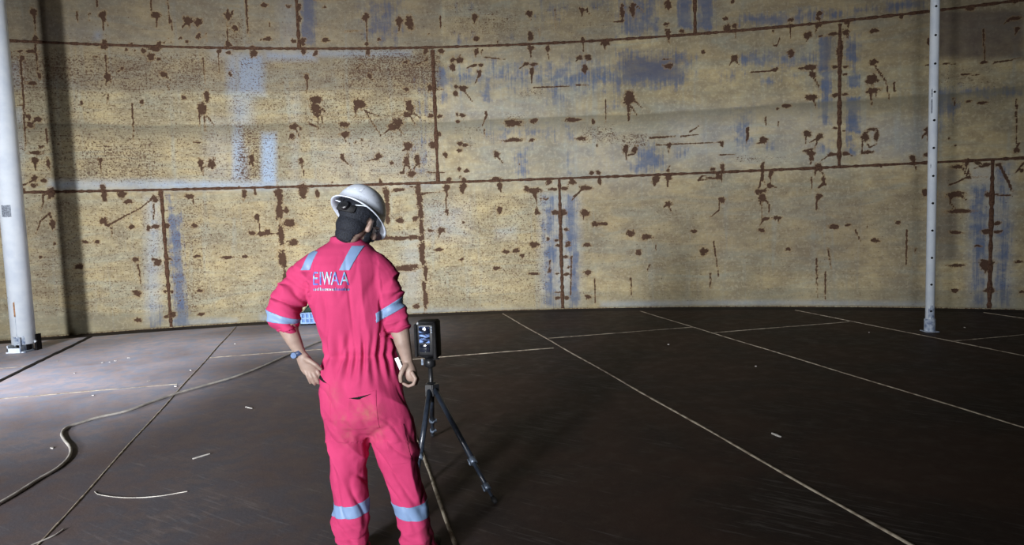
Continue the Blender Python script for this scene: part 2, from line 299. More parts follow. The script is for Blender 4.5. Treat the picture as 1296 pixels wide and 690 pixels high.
# broad patches in photograph pixels: (x0, y0, x1, y1, strength, feather px)
BLUE = [(383,-5,398,56,1.0,3),(460,5,506,55,.55,9),(553,85,567,110,.85,4),(560,110,568,132,.6,4),(545,88,550,135,.35,4),(526,100,545,228,.38,7),(572,78,690,112,.42,9),(690,78,790,114,.55,9),(784,70,862,106,.9,8),(860,72,880,92,.5,6),(935,68,975,82,.7,5),(975,66,1050,86,.55,8),(690,110,722,134,.45,8),(612,112,622,128,.6,4),(782,-5,832,46,.6,7),(858,-5,874,36,.95,3),(884,-5,902,36,.95,4),(936,18,1010,31,.7,4),(1010,10,1080,26,.5,5),(1078,8,1112,17,.5,3),(1122,0,1175,15,.75,5),(1036,48,1052,92,.85,4),(1038,88,1051,158,.75,3),(1071,46,1086,78,.8,4),(1076,80,1080,98,.7,3),(1073,96,1088,110,.95,2),(1072,124,1087,168,1.0,3),(1072,168,1082,195,.7,4),(612,157,705,178,.4,7),(652,190,670,226,.55,5),(716,150,724,220,.35,5),(806,192,838,216,.85,6),(795,205,806,218,.5,4),(815,180,832,195,.4,6),(852,190,870,197,.5,4),(890,150,892,170,.3,4),(932,140,950,186,.6,7),(952,178,956,184,.7,3),(966,180,980,192,.4,5),(1036,180,1052,196,.5,5),(1184,114,1212,146,.75,8),(1212,112,1296,122,.6,4),(1184,150,1196,168,.5,5),
 (213,248,219,272,.8,4),(214,270,229,310,.95,4),(218,308,231,345,.9,4),(219,345,234,385,.95,4),(222,380,237,412,.95,4),(192,252,203,300,.3,6),(192,390,208,415,.5,6),(689,250,702,300,.75,5),(690,300,703,388,.8,5),(716,250,729,320,.85,4),(722,318,732,388,.9,3),(1230,236,1247,300,.75,5),(1231,300,1246,388,.8,5),(1259,210,1276,280,.5,5),(1260,280,1278,388,.6,5),(578,45,600,55,.5,5),(640,45,700,52,.35,4),(575,6,600,14,.4,6),(676,-5,720,30,.35,9),(740,0,770,10,.5,6),(905,88,950,104,.3,8),(962,98,985,108,.5,6),(1000,92,1020,104,.4,6),(770,110,780,135,.5,6)]
PALE = [(300,70,333,118,1.0,5),(288,70,302,118,.7,4),(293,118,318,160,.45,7),(294,158,308,228,.8,3),(303,190,312,232,.7,5),(331,168,349,233,1.0,3),(336,66,400,76,.85,4),(400,65,520,71,.75,3),(62,228,200,240,.55,4),(190,229,350,239,.8,4),(20,140,26,236,.5,6),(5,80,24,108,.5,8),(345,230,560,238,.3,5),(268,60,292,75,.35,6),(120,40,128,50,.7,4),(315,60,360,64,.4,4),(60,30,130,50,.15,10),(355,0,378,60,.25,7),(590,60,760,235,.12,20),(700,165,830,235,.22,18),(840,140,960,212,.25,15),(960,130,1060,210,.18,15),(560,120,700,160,.2,12),(1090,150,1180,205,.25,12),(185,250,203,410,.4,5),(683,244,735,388,.35,5),(1225,205,1282,388,.3,6),(370,120,378,235,.2,5),(400,170,560,232,.15,14),(540,260,590,300,.3,12),(330,399,520,410,.55,3),(520,392,700,400,.4,3),(760,382,1180,388,.45,2),(217,404,300,410,.5,3),(510,300,535,390,.2,8),(630,290,650,300,.3,6),(260,150,292,230,.2,6)]
GRIME_SHADE = [(735,232,1180,345,.24,26),(880,236,960,330,.34,22),(990,240,1110,345,.38,22),(1100,215,1180,388,.22,18),(235,250,330,320,.12,20),(0,250,80,400,.2,14),(560,60,780,76,.25,6),(860,40,1180,75,.22,12),(570,100,700,112,.15,8),(1040,40,1060,90,.4,6),(440,78,520,108,.5,14),(400,78,440,100,.25,12),(470,100,520,118,.45,10),(784,66,865,104,.45,10),(1184,12,1296,74,.75,5),(1184,210,1212,328,.5,4),(740,250,860,330,.18,30),(730,290,1296,340,.0,9),(0,-40,560,112,.40,3),(0,-40,560,58,.50,3),(560,-40,780,58,.36,5),(780,-40,1296,45,.3,8),(1090,60,1180,76,.3,5),(780,0,835,45,.3,8),(330,240,350,410,.12,6),(800,235,1000,300,.12,25),(1000,232,1180,300,.16,20)]  # real smears, plus painted shade: dim upper wall, worker's shadow, dull right side
RUSTY = [(440,60,560,110,.35,12),(285,25,310,60,.5,10),(575,160,610,168,.6,4),(575,145,600,170,.3,6),(640,145,665,160,.6,4),(735,158,780,182,.65,5),(785,168,820,188,.75,3),(760,170,785,180,.7,3),(930,196,960,206,.7,3),(950,196,1005,206,.45,4),(600,15,650,45,.35,9),(1196,84,1296,92,.4,4),(1180,95,1260,112,.4,6),(1200,126,1260,138,.4,5),(655,112,690,124,.6,4),(590,170,625,178,.4,4),(575,175,605,186,.5,4),(850,98,960,102,.25,5),(570,2,610,45,.25,6),(100,180,200,230,.2,10),(300,160,330,235,.3,5),(0,60,260,112,.2,10),(232,246,262,400,.15,10),(480,236,530,246,.35,4),(440,238,480,250,.4,4),(345,238,378,250,.5,4),(512,285,545,300,.2,6)]
SPECK = [(0,60,560,235,.75,12),(380,110,520,180,.85,8),(0,0,560,60,.45,10),(0,245,520,405,.7,8),(520,240,700,392,.75,10),(700,240,900,390,.45,12),(900,230,1180,388,.38,12),(560,0,780,60,.4,8),(560,60,1296,200,.16,12),(1180,200,1296,390,.35,8),(780,0,1296,40,.12,9),(580,45,700,235,.2,10)]
S0, S1, Z1, DS = -10.2, 9.4, 6.4, 0.0145
nS, nZ = int((S1 - S0) / DS) + 1, int(Z1 / DS) + 1
gs = S0 + np.arange(nS) * DS; gz = np.arange(nZ) * DS
lay = {k: np.zeros((nS, nZ), np.float32) for k in ('rust', 'blue', 'pale', 'grime_shade', 'speck')}
def window(s, z, r):
    i0, i1 = max(0, int((s - r - S0) / DS)), min(nS, int((s + r - S0) / DS) + 2)
    j0, j1 = max(0, int((z - r) / DS)), min(nZ, int((z + r) / DS) + 2)
    return i0, i1, j0, j1
def put(layer, i0, i1, j0, j1, v):
    a = lay[layer]
    if i1 > i0 and j1 > j0: a[i0:i1, j0:j1] = np.maximum(a[i0:i1, j0:j1], v)
def blob(px, py, rx, ry):
    s, z = on_wall(px, py); k = on_wall(px + 1, py)[0] - s
    rx, ry = max(rx * k, .016) * 1.14, max(ry * k, .016) * 1.14; R = 1.7 * max(rx, ry)
    i0, i1, j0, j1 = window(s, z, R)
    if i1 <= i0 or j1 <= j0: return
    A, B = np.meshgrid(gs[i0:i1] - s, gz[j0:j1] - z, indexing='ij')
    t = np.arctan2(B / ry, A / rx); q = np.hypot(A / rx, B / ry)
    lob = 1.0
    for m in (2, 3, 5): lob = lob + rng.uniform(-.16, .16) * np.cos(m * t + rng.uniform(0, 6.28))
    put('rust', i0, i1, j0, j1, np.clip(1.15 - 0.62 * q / lob, 0, 1))
def drip(pts, w):
    P = [on_wall(*p) for p in pts]; k = abs(on_wall(pts[0][0] + 1, pts[0][1])[0] - P[0][0])
    w = max(w * k * 0.5, .0115); n = len(P) - 1
    for a, (p, q) in enumerate(zip(P, P[1:])):
        L = math.hypot(q[0] - p[0], q[1] - p[1]); R = L / 2 + 3 * w
        i0, i1, j0, j1 = window((p[0] + q[0]) / 2, (p[1] + q[1]) / 2, R)
        if i1 <= i0 or j1 <= j0: continue
        A, B = np.meshgrid(gs[i0:i1], gz[j0:j1], indexing='ij')
        ux, uz = (q[0] - p[0]) / L, (q[1] - p[1]) / L
        t = np.clip((A - p[0]) * ux + (B - p[1]) * uz, 0, L)
        wob = 0.25 * w * np.sin(t * 40 + a)
        d = np.hypot(A - p[0] - t * ux + wob, B - p[1] - t * uz)
        taper = 1 - 0.35 * ((a + t / L) / n)
        put('rust', i0, i1, j0, j1, np.clip(1.13 - 0.5 * d / (w * taper), 0, 1))
def patch(layer, x0, y0, x1, y1, v, fe):
    c = [on_wall(x, y) for x, y in ((x0, y0), (x1, y0), (x0, y1), (x1, y1))]
    k = abs(on_wall((x0 + x1) / 2 + 1, y0)[0] - on_wall((x0 + x1) / 2, y0)[0])
    f = fe * k
    i0, i1, j0, j1 = window((c[0][0] + c[1][0]) / 2, (c[0][1] + c[2][1]) / 2, max(abs(c[1][0] - c[0][0]), abs(c[0][1] - c[2][1])) / 2 + 3 * f + .3)
    if i1 <= i0 or j1 <= j0: return
    A, B = np.meshgrid(gs[i0:i1], gz[j0:j1], indexing='ij')
    u = (A - c[0][0]) / (c[1][0] - c[0][0])
    top = c[0][1] + (c[1][1] - c[0][1]) * u; bot = c[2][1] + (c[3][1] - c[2][1]) * u
    w = np.clip((top - B) / np.maximum(top - bot, 1e-3), 0, 1)
    lft = c[0][0] + (c[2][0] - c[0][0]) * w; rgt = c[1][0] + (c[3][0] - c[1][0]) * w
    d = np.minimum(np.minimum(A - lft, rgt - A), np.minimum(top - B, B - bot))
    put(layer, i0, i1, j0, j1, (v * np.clip(d / (2 * f) + .5, 0, 1)).astype(np.float32))
for ox, oy, k, blobs, drips in TILES:
    for x, y, rx, ry in blobs: blob(ox + x / k, oy + y / k, rx / k, ry / k)
    for d in drips: drip([(ox + p[0] / k, oy + p[1] / k) for p in d[:-1]], d[-1] / k)
for name, rows in (('blue', BLUE), ('pale', PALE), ('grime_shade', GRIME_SHADE), ('rust', []), ('speck', SPECK)):
    for r in rows: patch(name, *r[:5], r[5] * (1.7 if name == 'blue' else 1.3 if name == 'pale' else 1))
lay['rusty'] = np.zeros((nS, nZ), np.float32)
for r in RUSTY: patch('rusty', *r)
# darker bands at constant heights along the shell
A, B = np.meshgrid(gs, gz, indexing='ij')
wav = 0.012 * np.sin(A * 1.7) + 0.008 * np.sin(A * 4.1 + 1)
lay['level_band'] = np.zeros((nS, nZ), np.float32)
zt = 3.10 + wav
below = np.clip((zt - B) / .012 + .5, 0, 1) * np.clip(1 - (zt - B) / .30, 0, 1) * 1.0
zl = 0.27 + wav
low = np.clip((zl - B) / .012 + .5, 0, 1) * .42
lay['level_band'] = np.maximum(below, low).astype(np.float32)
def sample(name, s, z):
    u = np.clip((s - S0) / DS, 0, nS - 1.001); v = np.clip(z / DS, 0, nZ - 1.001)
    i, j = u.astype(int), v.astype(int); fu, fv = u - i, v - j; a = lay[name]
    out = a[i, j] * (1 - fu) * (1 - fv) + a[i + 1, j] * fu * (1 - fv) + a[i, j + 1] * (1 - fu) * fv + a[i + 1, j + 1] * fu * fv
    return np.where((s < S0) | (s > S1) | (z > Z1 - .02), 0, out)

# ---------------------------------------------------------------- shell material
def wall_material():
    m, nt, bs = new_mat('old_tank_shell_paint')
    L = nt.links
    uv = nt.nodes.new('ShaderNodeUVMap'); uv.uv_map = 'metres'; vec = uv.outputs[0]
    a1 = nt.nodes.new('ShaderNodeAttribute'); a1.attribute_name = 'stain_shade'
    a2 = nt.nodes.new('ShaderNodeAttribute'); a2.attribute_name = 'tone'
    s1 = nt.nodes.new('ShaderNodeSeparateColor'); L.new(a1.outputs['Color'], s1.inputs[0])
    s2 = nt.nodes.new('ShaderNodeSeparateColor'); L.new(a2.outputs['Color'], s2.inputs[0])
    rust, blue, grime_shade, rusty = *s1.outputs[:3], a1.outputs['Alpha']
    speck, pale, level_band = s2.outputs[:3]
    n_big = noise_tex(nt, vec, 1.3, 5, .6)
    n_mid = noise_tex(nt, vec, 7, 5, .65)
    n_rag = noise_tex(nt, vec, 38, 4, .7)
    n_fine = noise_tex(nt, vec, 85, 3, .6)
    hor = noise_tex(nt, vec, 1, 4, .65, (2.2, 70, 1))
    ver = noise_tex(nt, vec, 1, 4, .6, (26, 1.3, 1))
    col = mixc(nt, ramp01(nt, n_big, .35, .68), (.49, .395, .21), (.31, .265, .16))
    col = mixc(nt, math_node(nt, 'MULTIPLY', ramp01(nt, noise_tex(nt, vec, 1, 5, .6, (.7, 3.2, 1), 1.2), .42, .66), .65), col, (.32, .33, .26))
    col = mixc(nt, math_node(nt, 'MULTIPLY', ramp01(nt, math_node(nt, 'MULTIPLY', ver, n_big), .26, .42), .45), col, (.28, .24, .15))
    wash = noise_tex(nt, vec, 1, 4, .6, (7, .45, 1), .3)
    col = mixc(nt, math_node(nt, 'MULTIPLY', ramp01(nt, wash, .54, .70), .55), col, (.37, .38, .31))
    col = mixc(nt, math_node(nt, 'MULTIPLY', ramp01(nt, hor, .5, .75), .5), col, (.25, .19, .115))
    n_c = noise_tex(nt, vec, 21, 4, .62); n_3 = noise_tex(nt, vec, 3.1, 5, .65, (1, 1.6, 1))
    col = mixc(nt, math_node(nt, 'MULTIPLY', ramp01(nt, n_3, .40, .68), .62), col, (.215, .17, .105))
    col = mixc(nt, math_node(nt, 'MULTIPLY', ramp01(nt, n_mid, .52, .72), .45), col, (.25, .19, .11))
    col = mixc(nt, math_node(nt, 'MULTIPLY', ramp01(nt, n_c, .50, .36), .35), col, (.60, .53, .36))
    # pale and deep blue paint showing through
    pf = math_node(nt, 'MULTIPLY', pale, math_node(nt, 'ADD', math_node(nt, 'MULTIPLY', n_mid, 1.1), .35), clamp=True)
    col = mixc(nt, pf, col, (.36, .46, .60))
    bf = ramp01(nt, math_node(nt, 'ADD', blue, math_node(nt, 'ADD', math_node(nt, 'MULTIPLY', math_node(nt, 'SUBTRACT', n_mid, .5), 1.5), math_node(nt, 'MULTIPLY', math_node(nt, 'SUBTRACT', ver, .5), 1.3))), .14, .78)
    bf = math_node(nt, 'MULTIPLY', bf, math_node(nt, 'MULTIPLY', ramp01(nt, blue, 0.02, .2), math_node(nt, 'ADD', .66, math_node(nt, 'MULTIPLY', ramp01(nt, n_3, .35, .6), .3))))
    col = mixc(nt, bf, col, mixc(nt, n_mid, (.045, .066, .135), (.14, .19, .295)))
    # dark residue with painted shade mixed in, then the bands at constant heights
    gf = math_node(nt, 'MULTIPLY', grime_shade, math_node(nt, 'ADD', math_node(nt, 'MULTIPLY', n_mid, .5), .75), clamp=True)
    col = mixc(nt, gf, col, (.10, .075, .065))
    col = mixc(nt, math_node(nt, 'MULTIPLY', level_band, .75), col, (.17, .155, .105))
    # pin-prick rust all over, denser where the paint has blistered
    d = math_node(nt, 'ADD', math_node(nt, 'MULTIPLY', speck, .135), math_node(nt, 'MULTIPLY', rusty, .15))
    thr = math_node(nt, 'SUBTRACT', .688, d)
    spv = math_node(nt, 'ADD', math_node(nt, 'MULTIPLY', n_rag, .62), math_node(nt, 'ADD', math_node(nt, 'MULTIPLY', n_fine, .30), math_node(nt, 'ADD', math_node(nt, 'MULTIPLY', n_mid, .16), math_node(nt, 'MULTIPLY', math_node(nt, 'SUBTRACT', hor, .5), .22))))
    spf = ramp01(nt, math_node(nt, 'SUBTRACT', spv, thr), -.012, .03)
    col = mixc(nt, math_node(nt, 'MULTIPLY', spf, .9), col, (.11, .055, .028))
    sp2 = math_node(nt, 'ADD', math_node(nt, 'MULTIPLY', n_c, .66), math_node(nt, 'MULTIPLY', n_rag, .34))
    sp2 = ramp01(nt, math_node(nt, 'SUBTRACT', sp2, math_node(nt, 'SUBTRACT', .69, math_node(nt, 'MULTIPLY', d, 1.0))), -.008, .022)
    col = mixc(nt, math_node(nt, 'MULTIPLY', sp2, .85), col, (.085, .042, .024))
    runs = noise_tex(nt, vec, 1, 5, .7, (46, 1.9, 1))
    rv = math_node(nt, 'ADD', math_node(nt, 'MULTIPLY', runs, .7), math_node(nt, 'ADD', math_node(nt, 'MULTIPLY', n_rag, .2), math_node(nt, 'MULTIPLY', n_big, .25)))
    rv = ramp01(nt, math_node(nt, 'SUBTRACT', rv, math_node(nt, 'SUBTRACT', .795, math_node(nt, 'MULTIPLY', d, .6))), -.01, .04)
    col = mixc(nt, math_node(nt, 'MULTIPLY', rv, .7), col, (.15, .08, .045))
    # rust scabs and runs
    edge = math_node(nt, 'ADD', rust, math_node(nt, 'ADD', math_node(nt, 'MULTIPLY', math_node(nt, 'SUBTRACT', n_rag, .5), 1.0), math_node(nt, 'MULTIPLY', math_node(nt, 'SUBTRACT', n_c, .5), .8)))
    edge = math_node(nt, 'MULTIPLY', edge, ramp01(nt, rust, .02, .25))
    halo = math_node(nt, 'MULTIPLY', ramp01(nt, edge, .2, .55), .55)
    col = mixc(nt, halo, col, (.30, .19, .085))
    rf = ramp01(nt, edge, .50, .60)
    rcol = mixc(nt, n_mid, (.035, .018, .012), (.105, .055, .036))
    col = mixc(nt, math_node(nt, 'MULTIPLY', rf, .95), col, rcol)
    L.new(col, bs.inputs['Base Color'])
    rough = nt.nodes.new('ShaderNodeMapRange'); L.new(rf, rough.inputs[0]); rough.inputs[3].default_value = .62; rough.inputs[4].default_value = .95
    L.new(rough.outputs[0], bs.inputs['Roughness'])
    bs.inputs['Specular IOR Level'].default_value = .25
    h = math_node(nt, 'ADD', math_node(nt, 'ADD', math_node(nt, 'MULTIPLY', rf, .7), math_node(nt, 'MULTIPLY', spf, .35)), math_node(nt, 'ADD', math_node(nt, 'MULTIPLY', n_fine, .25), math_node(nt, 'MULTIPLY', hor, .3)))
    bump(nt, bs, h, .45, .008)
    return m
M_WALL = wall_material()
M_BEAD = simple_mat('rusted_weld', (.12, .065, .04), .92, 0, .3, 45, .2, (.05, .026, .018), .8)

def curved_plate(name, s0, s1, z0, z1, step, inset, parent, stained):
    ns, nz = max(2, int(round((s1 - s0) / step)) + 1), max(2, int(round((z1 - z0) / step)) + 1)
    ss = np.linspace(s0, s1, ns); zz = np.linspace(z0, z1, nz)
    A, B = np.meshgrid(ss, zz, indexing='ij'); r = TR - inset
    V = np.stack([TCX + r * np.sin(A / TR), TCY + r * np.cos(A / TR), B], -1).reshape(-1, 3)
    i = np.arange(ns * nz).reshape(ns, nz)
    Q = np.stack([i[:-1, :-1], i[:-1, 1:], i[1:, 1:], i[1:, :-1]], -1).reshape(-1, 4)
    # rim that gives the plate its thickness
    rim = np.concatenate([i[:, 0], i[-1, 1:], i[-2::-1, -1], i[0, -2:0:-1]])
    A1, B1 = A.reshape(-1)[rim], B.reshape(-1)[rim]
    V2 = np.stack([TCX + TR * np.sin(A1 / TR), TCY + TR * np.cos(A1 / TR), B1], -1)
    k = np.arange(len(rim)); k2 = (k + 1) % len(rim); n0 = len(V)
    Q2 = np.stack([rim[k], rim[k2], n0 + k2, n0 + k], -1)
    me = bpy.data.meshes.new(name); Q = np.concatenate([Q, Q2]); V = np.concatenate([V, V2])
    me.vertices.add(len(V)); me.vertices.foreach_set('co', V.astype(np.float32).ravel())
    me.loops.add(Q.size); me.loops.foreach_set('vertex_index', Q.astype(np.int32).ravel())
    me.polygons.add(len(Q)); me.polygons.foreach_set('loop_start', np.arange(0, Q.size, 4, dtype=np.int32))
    me.update(calc_edges=True); me.validate()
    SA = np.concatenate([A.reshape(-1), A1]); ZB = np.concatenate([B.reshape(-1), B1])
    uvl = me.uv_layers.new(name='metres'); uvl.data.foreach_set('uv', np.stack([SA[Q.ravel()], ZB[Q.ravel()]], -1).astype(np.float32).ravel())
    st, tn = np.zeros((len(V), 4), np.float32), np.zeros((len(V), 4), np.float32)
    if stained:
        for k_, nm in enumerate(('rust', 'blue', 'grime_shade', 'rusty')): st[:, k_] = sample(nm, SA, ZB)
        for k_, nm in enumerate(('speck', 'pale', 'level_band')): tn[:, k_] = sample(nm, SA, ZB)
    else: tn[:, 0] = .5
    for nm, d in (('stain_shade', st), ('tone', tn)):
        a = me.attributes.new(nm, 'FLOAT_COLOR', 'POINT'); a.data.foreach_set('color', d.ravel())
    return link(name, me, M_WALL, parent)

def bead(name, pts, normals, w, h, mat, parent, jitter=.35, seg=5):
    """a raised, slightly lumpy weld run"""
    bm = bmesh.new(); rings = []
    for i, (p, n) in enumerate(zip(pts, normals)):
        d = (pts[min(i + 1, len(pts) - 1)] - pts[max(i - 1, 0)]).normalized(); x = d.cross(n).normalized()
        k = 1 + random.uniform(-jitter, jitter); row = []
        for q in range(seg):
            t = math.pi * q / (seg - 1)
            row.append(bm.verts.new(p + x * (w * .5 * k * math.cos(t)) + n * (h * k * math.sin(t) - .004 * (q in (0, seg - 1)))))
        rings.append(row)
    for a, b in zip(rings, rings[1:]):
        for q in range(seg - 1): bm.faces.new((a[q], a[q + 1], b[q + 1], b[q]))
    return from_bm(name, bm, mat, parent, True)

def shell_sheet(name, a0, a1, z0, z1, n):
    bm = bmesh.new(); rows = []
    for k in range(n + 1):
        a = a0 + (a1 - a0) * k / n
        rows.append([[bm.verts.new((TCX + r * math.sin(a), TCY + r * math.cos(a), z)) for z in (z0, z1)] for r in (TR, TR + .02)])
    for p, q in zip(rows, rows[1:]):
        bm.faces.new((p[0][0], p[0][1], q[0][1], q[0][0])); bm.faces.new((q[1][0], q[1][1], p[1][1], p[1][0]))
        bm.faces.new((p[0][1], p[1][1], q[1][1], q[0][1])); bm.faces.new((p[1][0], p[0][0], q[0][0], q[1][0]))
    uvl = bm.loops.layers.uv.new('metres')
    for f in bm.faces:
        for lp in f.loops: lp[uvl].uv = (TR * math.atan2(lp.vert.co.x - TCX, lp.vert.co.y - TCY), lp.vert.co.z)
    return from_bm(name, bm, M_WALL)
A_BACK = 0.60
wall_back = tag(shell_sheet('wall_back', -A_BACK, A_BACK, -.02, COURSE[-1], 64), 'curved rusty cream tank shell behind the worker', kind='structure')
wall_front = tag(shell_sheet('wall_front', A_BACK, 2 * math.pi - A_BACK, -.02, COURSE[-1], 160), 'rest of the curved tank shell around the camera', kind='structure')
SEAMS = [[(205, 245), (216, 410), (708, 230), (712, 388), (1256, 205), (1252, 385)],
         [(548, 65), (554, 230), (1064, 28), (1061, 205)],
         [(375, 0), (379, 60), (879, 0), (880, 40)]]
def mean_s(a, b): return (on_wall(*a)[0] + on_wall(*b)[0]) / 2
SM = A_BACK * TR
for c in range(5):
    z0, z1 = COURSE[c] + .004, COURSE[c + 1] - .004
    if c < 3:
        q = SEAMS[c]; xs = [mean_s(q[i], q[i + 1]) for i in range(0, len(q), 2)]
        LP = np.mean(np.diff(xs)) if len(xs) > 1 else 6.1
    else: xs = [-1.0 + 2.2 * (c - 3), 5.1 + 2.2 * (c - 3)]; LP = 6.1
    while xs[0] > -SM: xs.insert(0, xs[0] - LP)
    while xs[-1] < SM: xs.append(xs[-1] + LP)
    cuts = [-SM] + [x for x in xs if -SM + .3 < x < SM - .3] + [SM]
    for a, b in zip(cuts, cuts[1:]):
        fine = c < 3 and b > -9.6 and a < 8.9
        z_top = z1
        curved_plate('shell_plate', a + .004, b - .004, z0, z1, (.022 if c < 2 else .03) if fine else .3, .010, wall_back, fine)
    for x in cuts[1:-1]:
        zz = np.arange(z0, z1, .05)
        bead('weld_bead', [shell(x, z, .010) for z in zz], [(Vector((TCX, TCY, z)) - shell(x, z)).normalized() for z in zz], .062 if c < 2 else .055, .010, M_BEAD, wall_back)
    if c:
        ss = np.arange(-SM, SM, .05)
        bead('weld_bead', [shell(s, COURSE[c], .010) for s in ss], [(Vector((TCX, TCY, COURSE[c])) - shell(s, COURSE[c])).normalized() for s in ss], .045, .010, M_BEAD, wall_back)
# roof of the tank (out of the photograph, closes the room)
bm = bmesh.new()
rim = [bm.verts.new((TCX + (TR + .02) * math.sin(a), TCY + (TR + .02) * math.cos(a), COURSE[-1])) for a in np.linspace(0, 2 * math.pi, 96, endpoint=False)]
apex = bm.verts.new((TCX, TCY, COURSE[-1] + 1.1))
for a, b in zip(rim, rim[1:] + rim[:1]): bm.faces.new((a, b, apex))
tag(from_bm('ceiling', bm, simple_mat('roof_plate_paint', (.30, .27, .22), .8, 0, .2, 3)), 'shallow steel cone roof of the tank', kind='structure')

# ---------------------------------------------------------------- floor
def floor_material(name, brightened):
    m, nt, bs = new_mat(name); L = nt.links
    geo = nt.nodes.new('ShaderNodeNewGeometry').outputs['Position']
    n1 = noise_tex(nt, geo, .9, 6, .62, None, .6); n2 = noise_tex(nt, geo, 6, 5, .65); n3 = noise_tex(nt, geo, 60, 3, .6)
    ro = nt.nodes.new('ShaderNodeMapping'); ro.inputs['Rotation'].default_value = (0, 0, .6); L.new(geo, ro.inputs[0])
    scr = noise_tex(nt, ro.outputs[0], 1, 5, .7, (3, 34, 1), .4)
    col = mixc(nt, ramp01(nt, n1, .36, .66), (.046, .027, .0215), (.024, .018, .0165))
    col = mixc(nt, math_node(nt, 'MULTIPLY', ramp01(nt, n2, .52, .72), .5), col, (.075, .056, .046))
    col = mixc(nt, math_node(nt, 'MULTIPLY', ramp01(nt, math_node(nt, 'MULTIPLY', scr, math_node(nt, 'ADD', n1, .5)), .56, .72), .5), col, (.12, .11, .105))
    if brightened:
        df = math_node(nt, 'ADD', math_node(nt, 'MULTIPLY', n1, .8), math_node(nt, 'MULTIPLY', n2, .5))
        a = nt.nodes.new('ShaderNodeAttribute'); a.attribute_name = 'dust_and_light'
        df = math_node(nt, 'MULTIPLY', a.outputs['Fac'], math_node(nt, 'ADD', .42, math_node(nt, 'MULTIPLY', ramp01(nt, df, .32, .78), .58)), clamp=True)
        col = mixc(nt, df, col, mixc(nt, ramp01(nt, n2, .4, .62), (.66, .56, .58), (.44, .46, .56)))  # pale colours that brighten the left floor as if lit
    L.new(col, bs.inputs['Base Color'])
    rr = nt.nodes.new('ShaderNodeMapRange'); L.new(n2, rr.inputs[0]); rr.inputs[1].default_value = .3; rr.inputs[2].default_value = .7; rr.inputs[3].default_value = .50; rr.inputs[4].default_value = .72
    L.new(rr.outputs[0], bs.inputs['Roughness']); bs.inputs['Specular IOR Level'].default_value = .12
    bump(nt, bs, math_node(nt, 'ADD', math_node(nt, 'MULTIPLY', n2, .7), math_node(nt, 'MULTIPLY', n3, .25)), .35, .01)
    return m
M_FLOOR = floor_material('rusty_floor_plate', True)
M_RING = simple_mat('shade_dark_annular_plate', (.035, .024, .02), .8, 0, .2, 4, .2, None, .3)  # darker than the plates, to paint the shade along the shell foot
M_SEAM = simple_mat('pale_floor_weld', (.42, .37, .29), .75, 0, .2, 14, .3, (.15, .115, .085), .5)
M_SEAMD = simple_mat('shaded_floor_lap', (.022, .017, .015), .8, 0, .3, 14, .2)  # dark strip colour carries the shade along the lap edge
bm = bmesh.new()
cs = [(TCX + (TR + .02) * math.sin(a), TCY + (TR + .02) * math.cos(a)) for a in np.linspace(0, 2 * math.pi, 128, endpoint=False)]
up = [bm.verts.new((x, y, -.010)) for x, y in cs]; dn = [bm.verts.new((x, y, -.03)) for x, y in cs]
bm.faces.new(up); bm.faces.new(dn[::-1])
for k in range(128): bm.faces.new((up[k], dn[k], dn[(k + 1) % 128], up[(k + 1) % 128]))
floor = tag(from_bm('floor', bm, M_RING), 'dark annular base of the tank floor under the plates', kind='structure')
R_IN = TR - .42
circle = [Vector((TCX + R_IN * math.cos(a), TCY + R_IN * math.sin(a), 0)) for a in np.linspace(0, 2 * math.pi, 160, endpoint=False)]
def clip(poly):
    n = len(circle)
    for i in range(n):
        a, b = circle[i], circle[(i + 1) % n]; e = b - a; out = []
        if not poly: return poly
        side = [(e.x * (p.y - a.y) - e.y * (p.x - a.x)) for p in poly]
        if min(side) >= 0: continue
        for k in range(len(poly)):
            p, q, sp, sq = poly[k], poly[(k + 1) % len(poly)], side[k], side[(k + 1) % len(poly)]
            if sp >= 0: out.append(p)
            if (sp >= 0) != (sq >= 0): out.append(p + (q - p) * (sp / (sp - sq)))
        poly = out
    return poly
LAT = [-9.62, -7.59, -5.56, -3.53, -1.54, .49, 2.515, 4.55, 6.63, 8.67, 10.7, 12.7]
CROSS = {-5.56: 9.28, -3.53: 7.60, -1.54: 8.95, .49: 7.885, 2.515: 8.51, 4.55: 8.025, 6.63: 6.455}
def fl(lat, al, z=0.0): return ND * lat + AD * al + Vector((0, 0, z))
def painted_light_at(p):
    # pale tint painted in for the light falling on the left-hand floor
    lat, al = p.dot(ND), p.dot(AD)
    g = (1 / (1 + math.exp((lat + 1.4) * 3.2))) * (.10 + .90 * min(1, max(0, (al - 4.9) / 3.0)))
    g = max(g, .15 / (1 + math.exp((lat - .2) * 4)))
    g2 = math.exp(-((lat + .2) / 1.3)**2 - ((al - 10.0) / 1.1)**2)
    return min(1.0, 1.0 * g + .95 * g2)
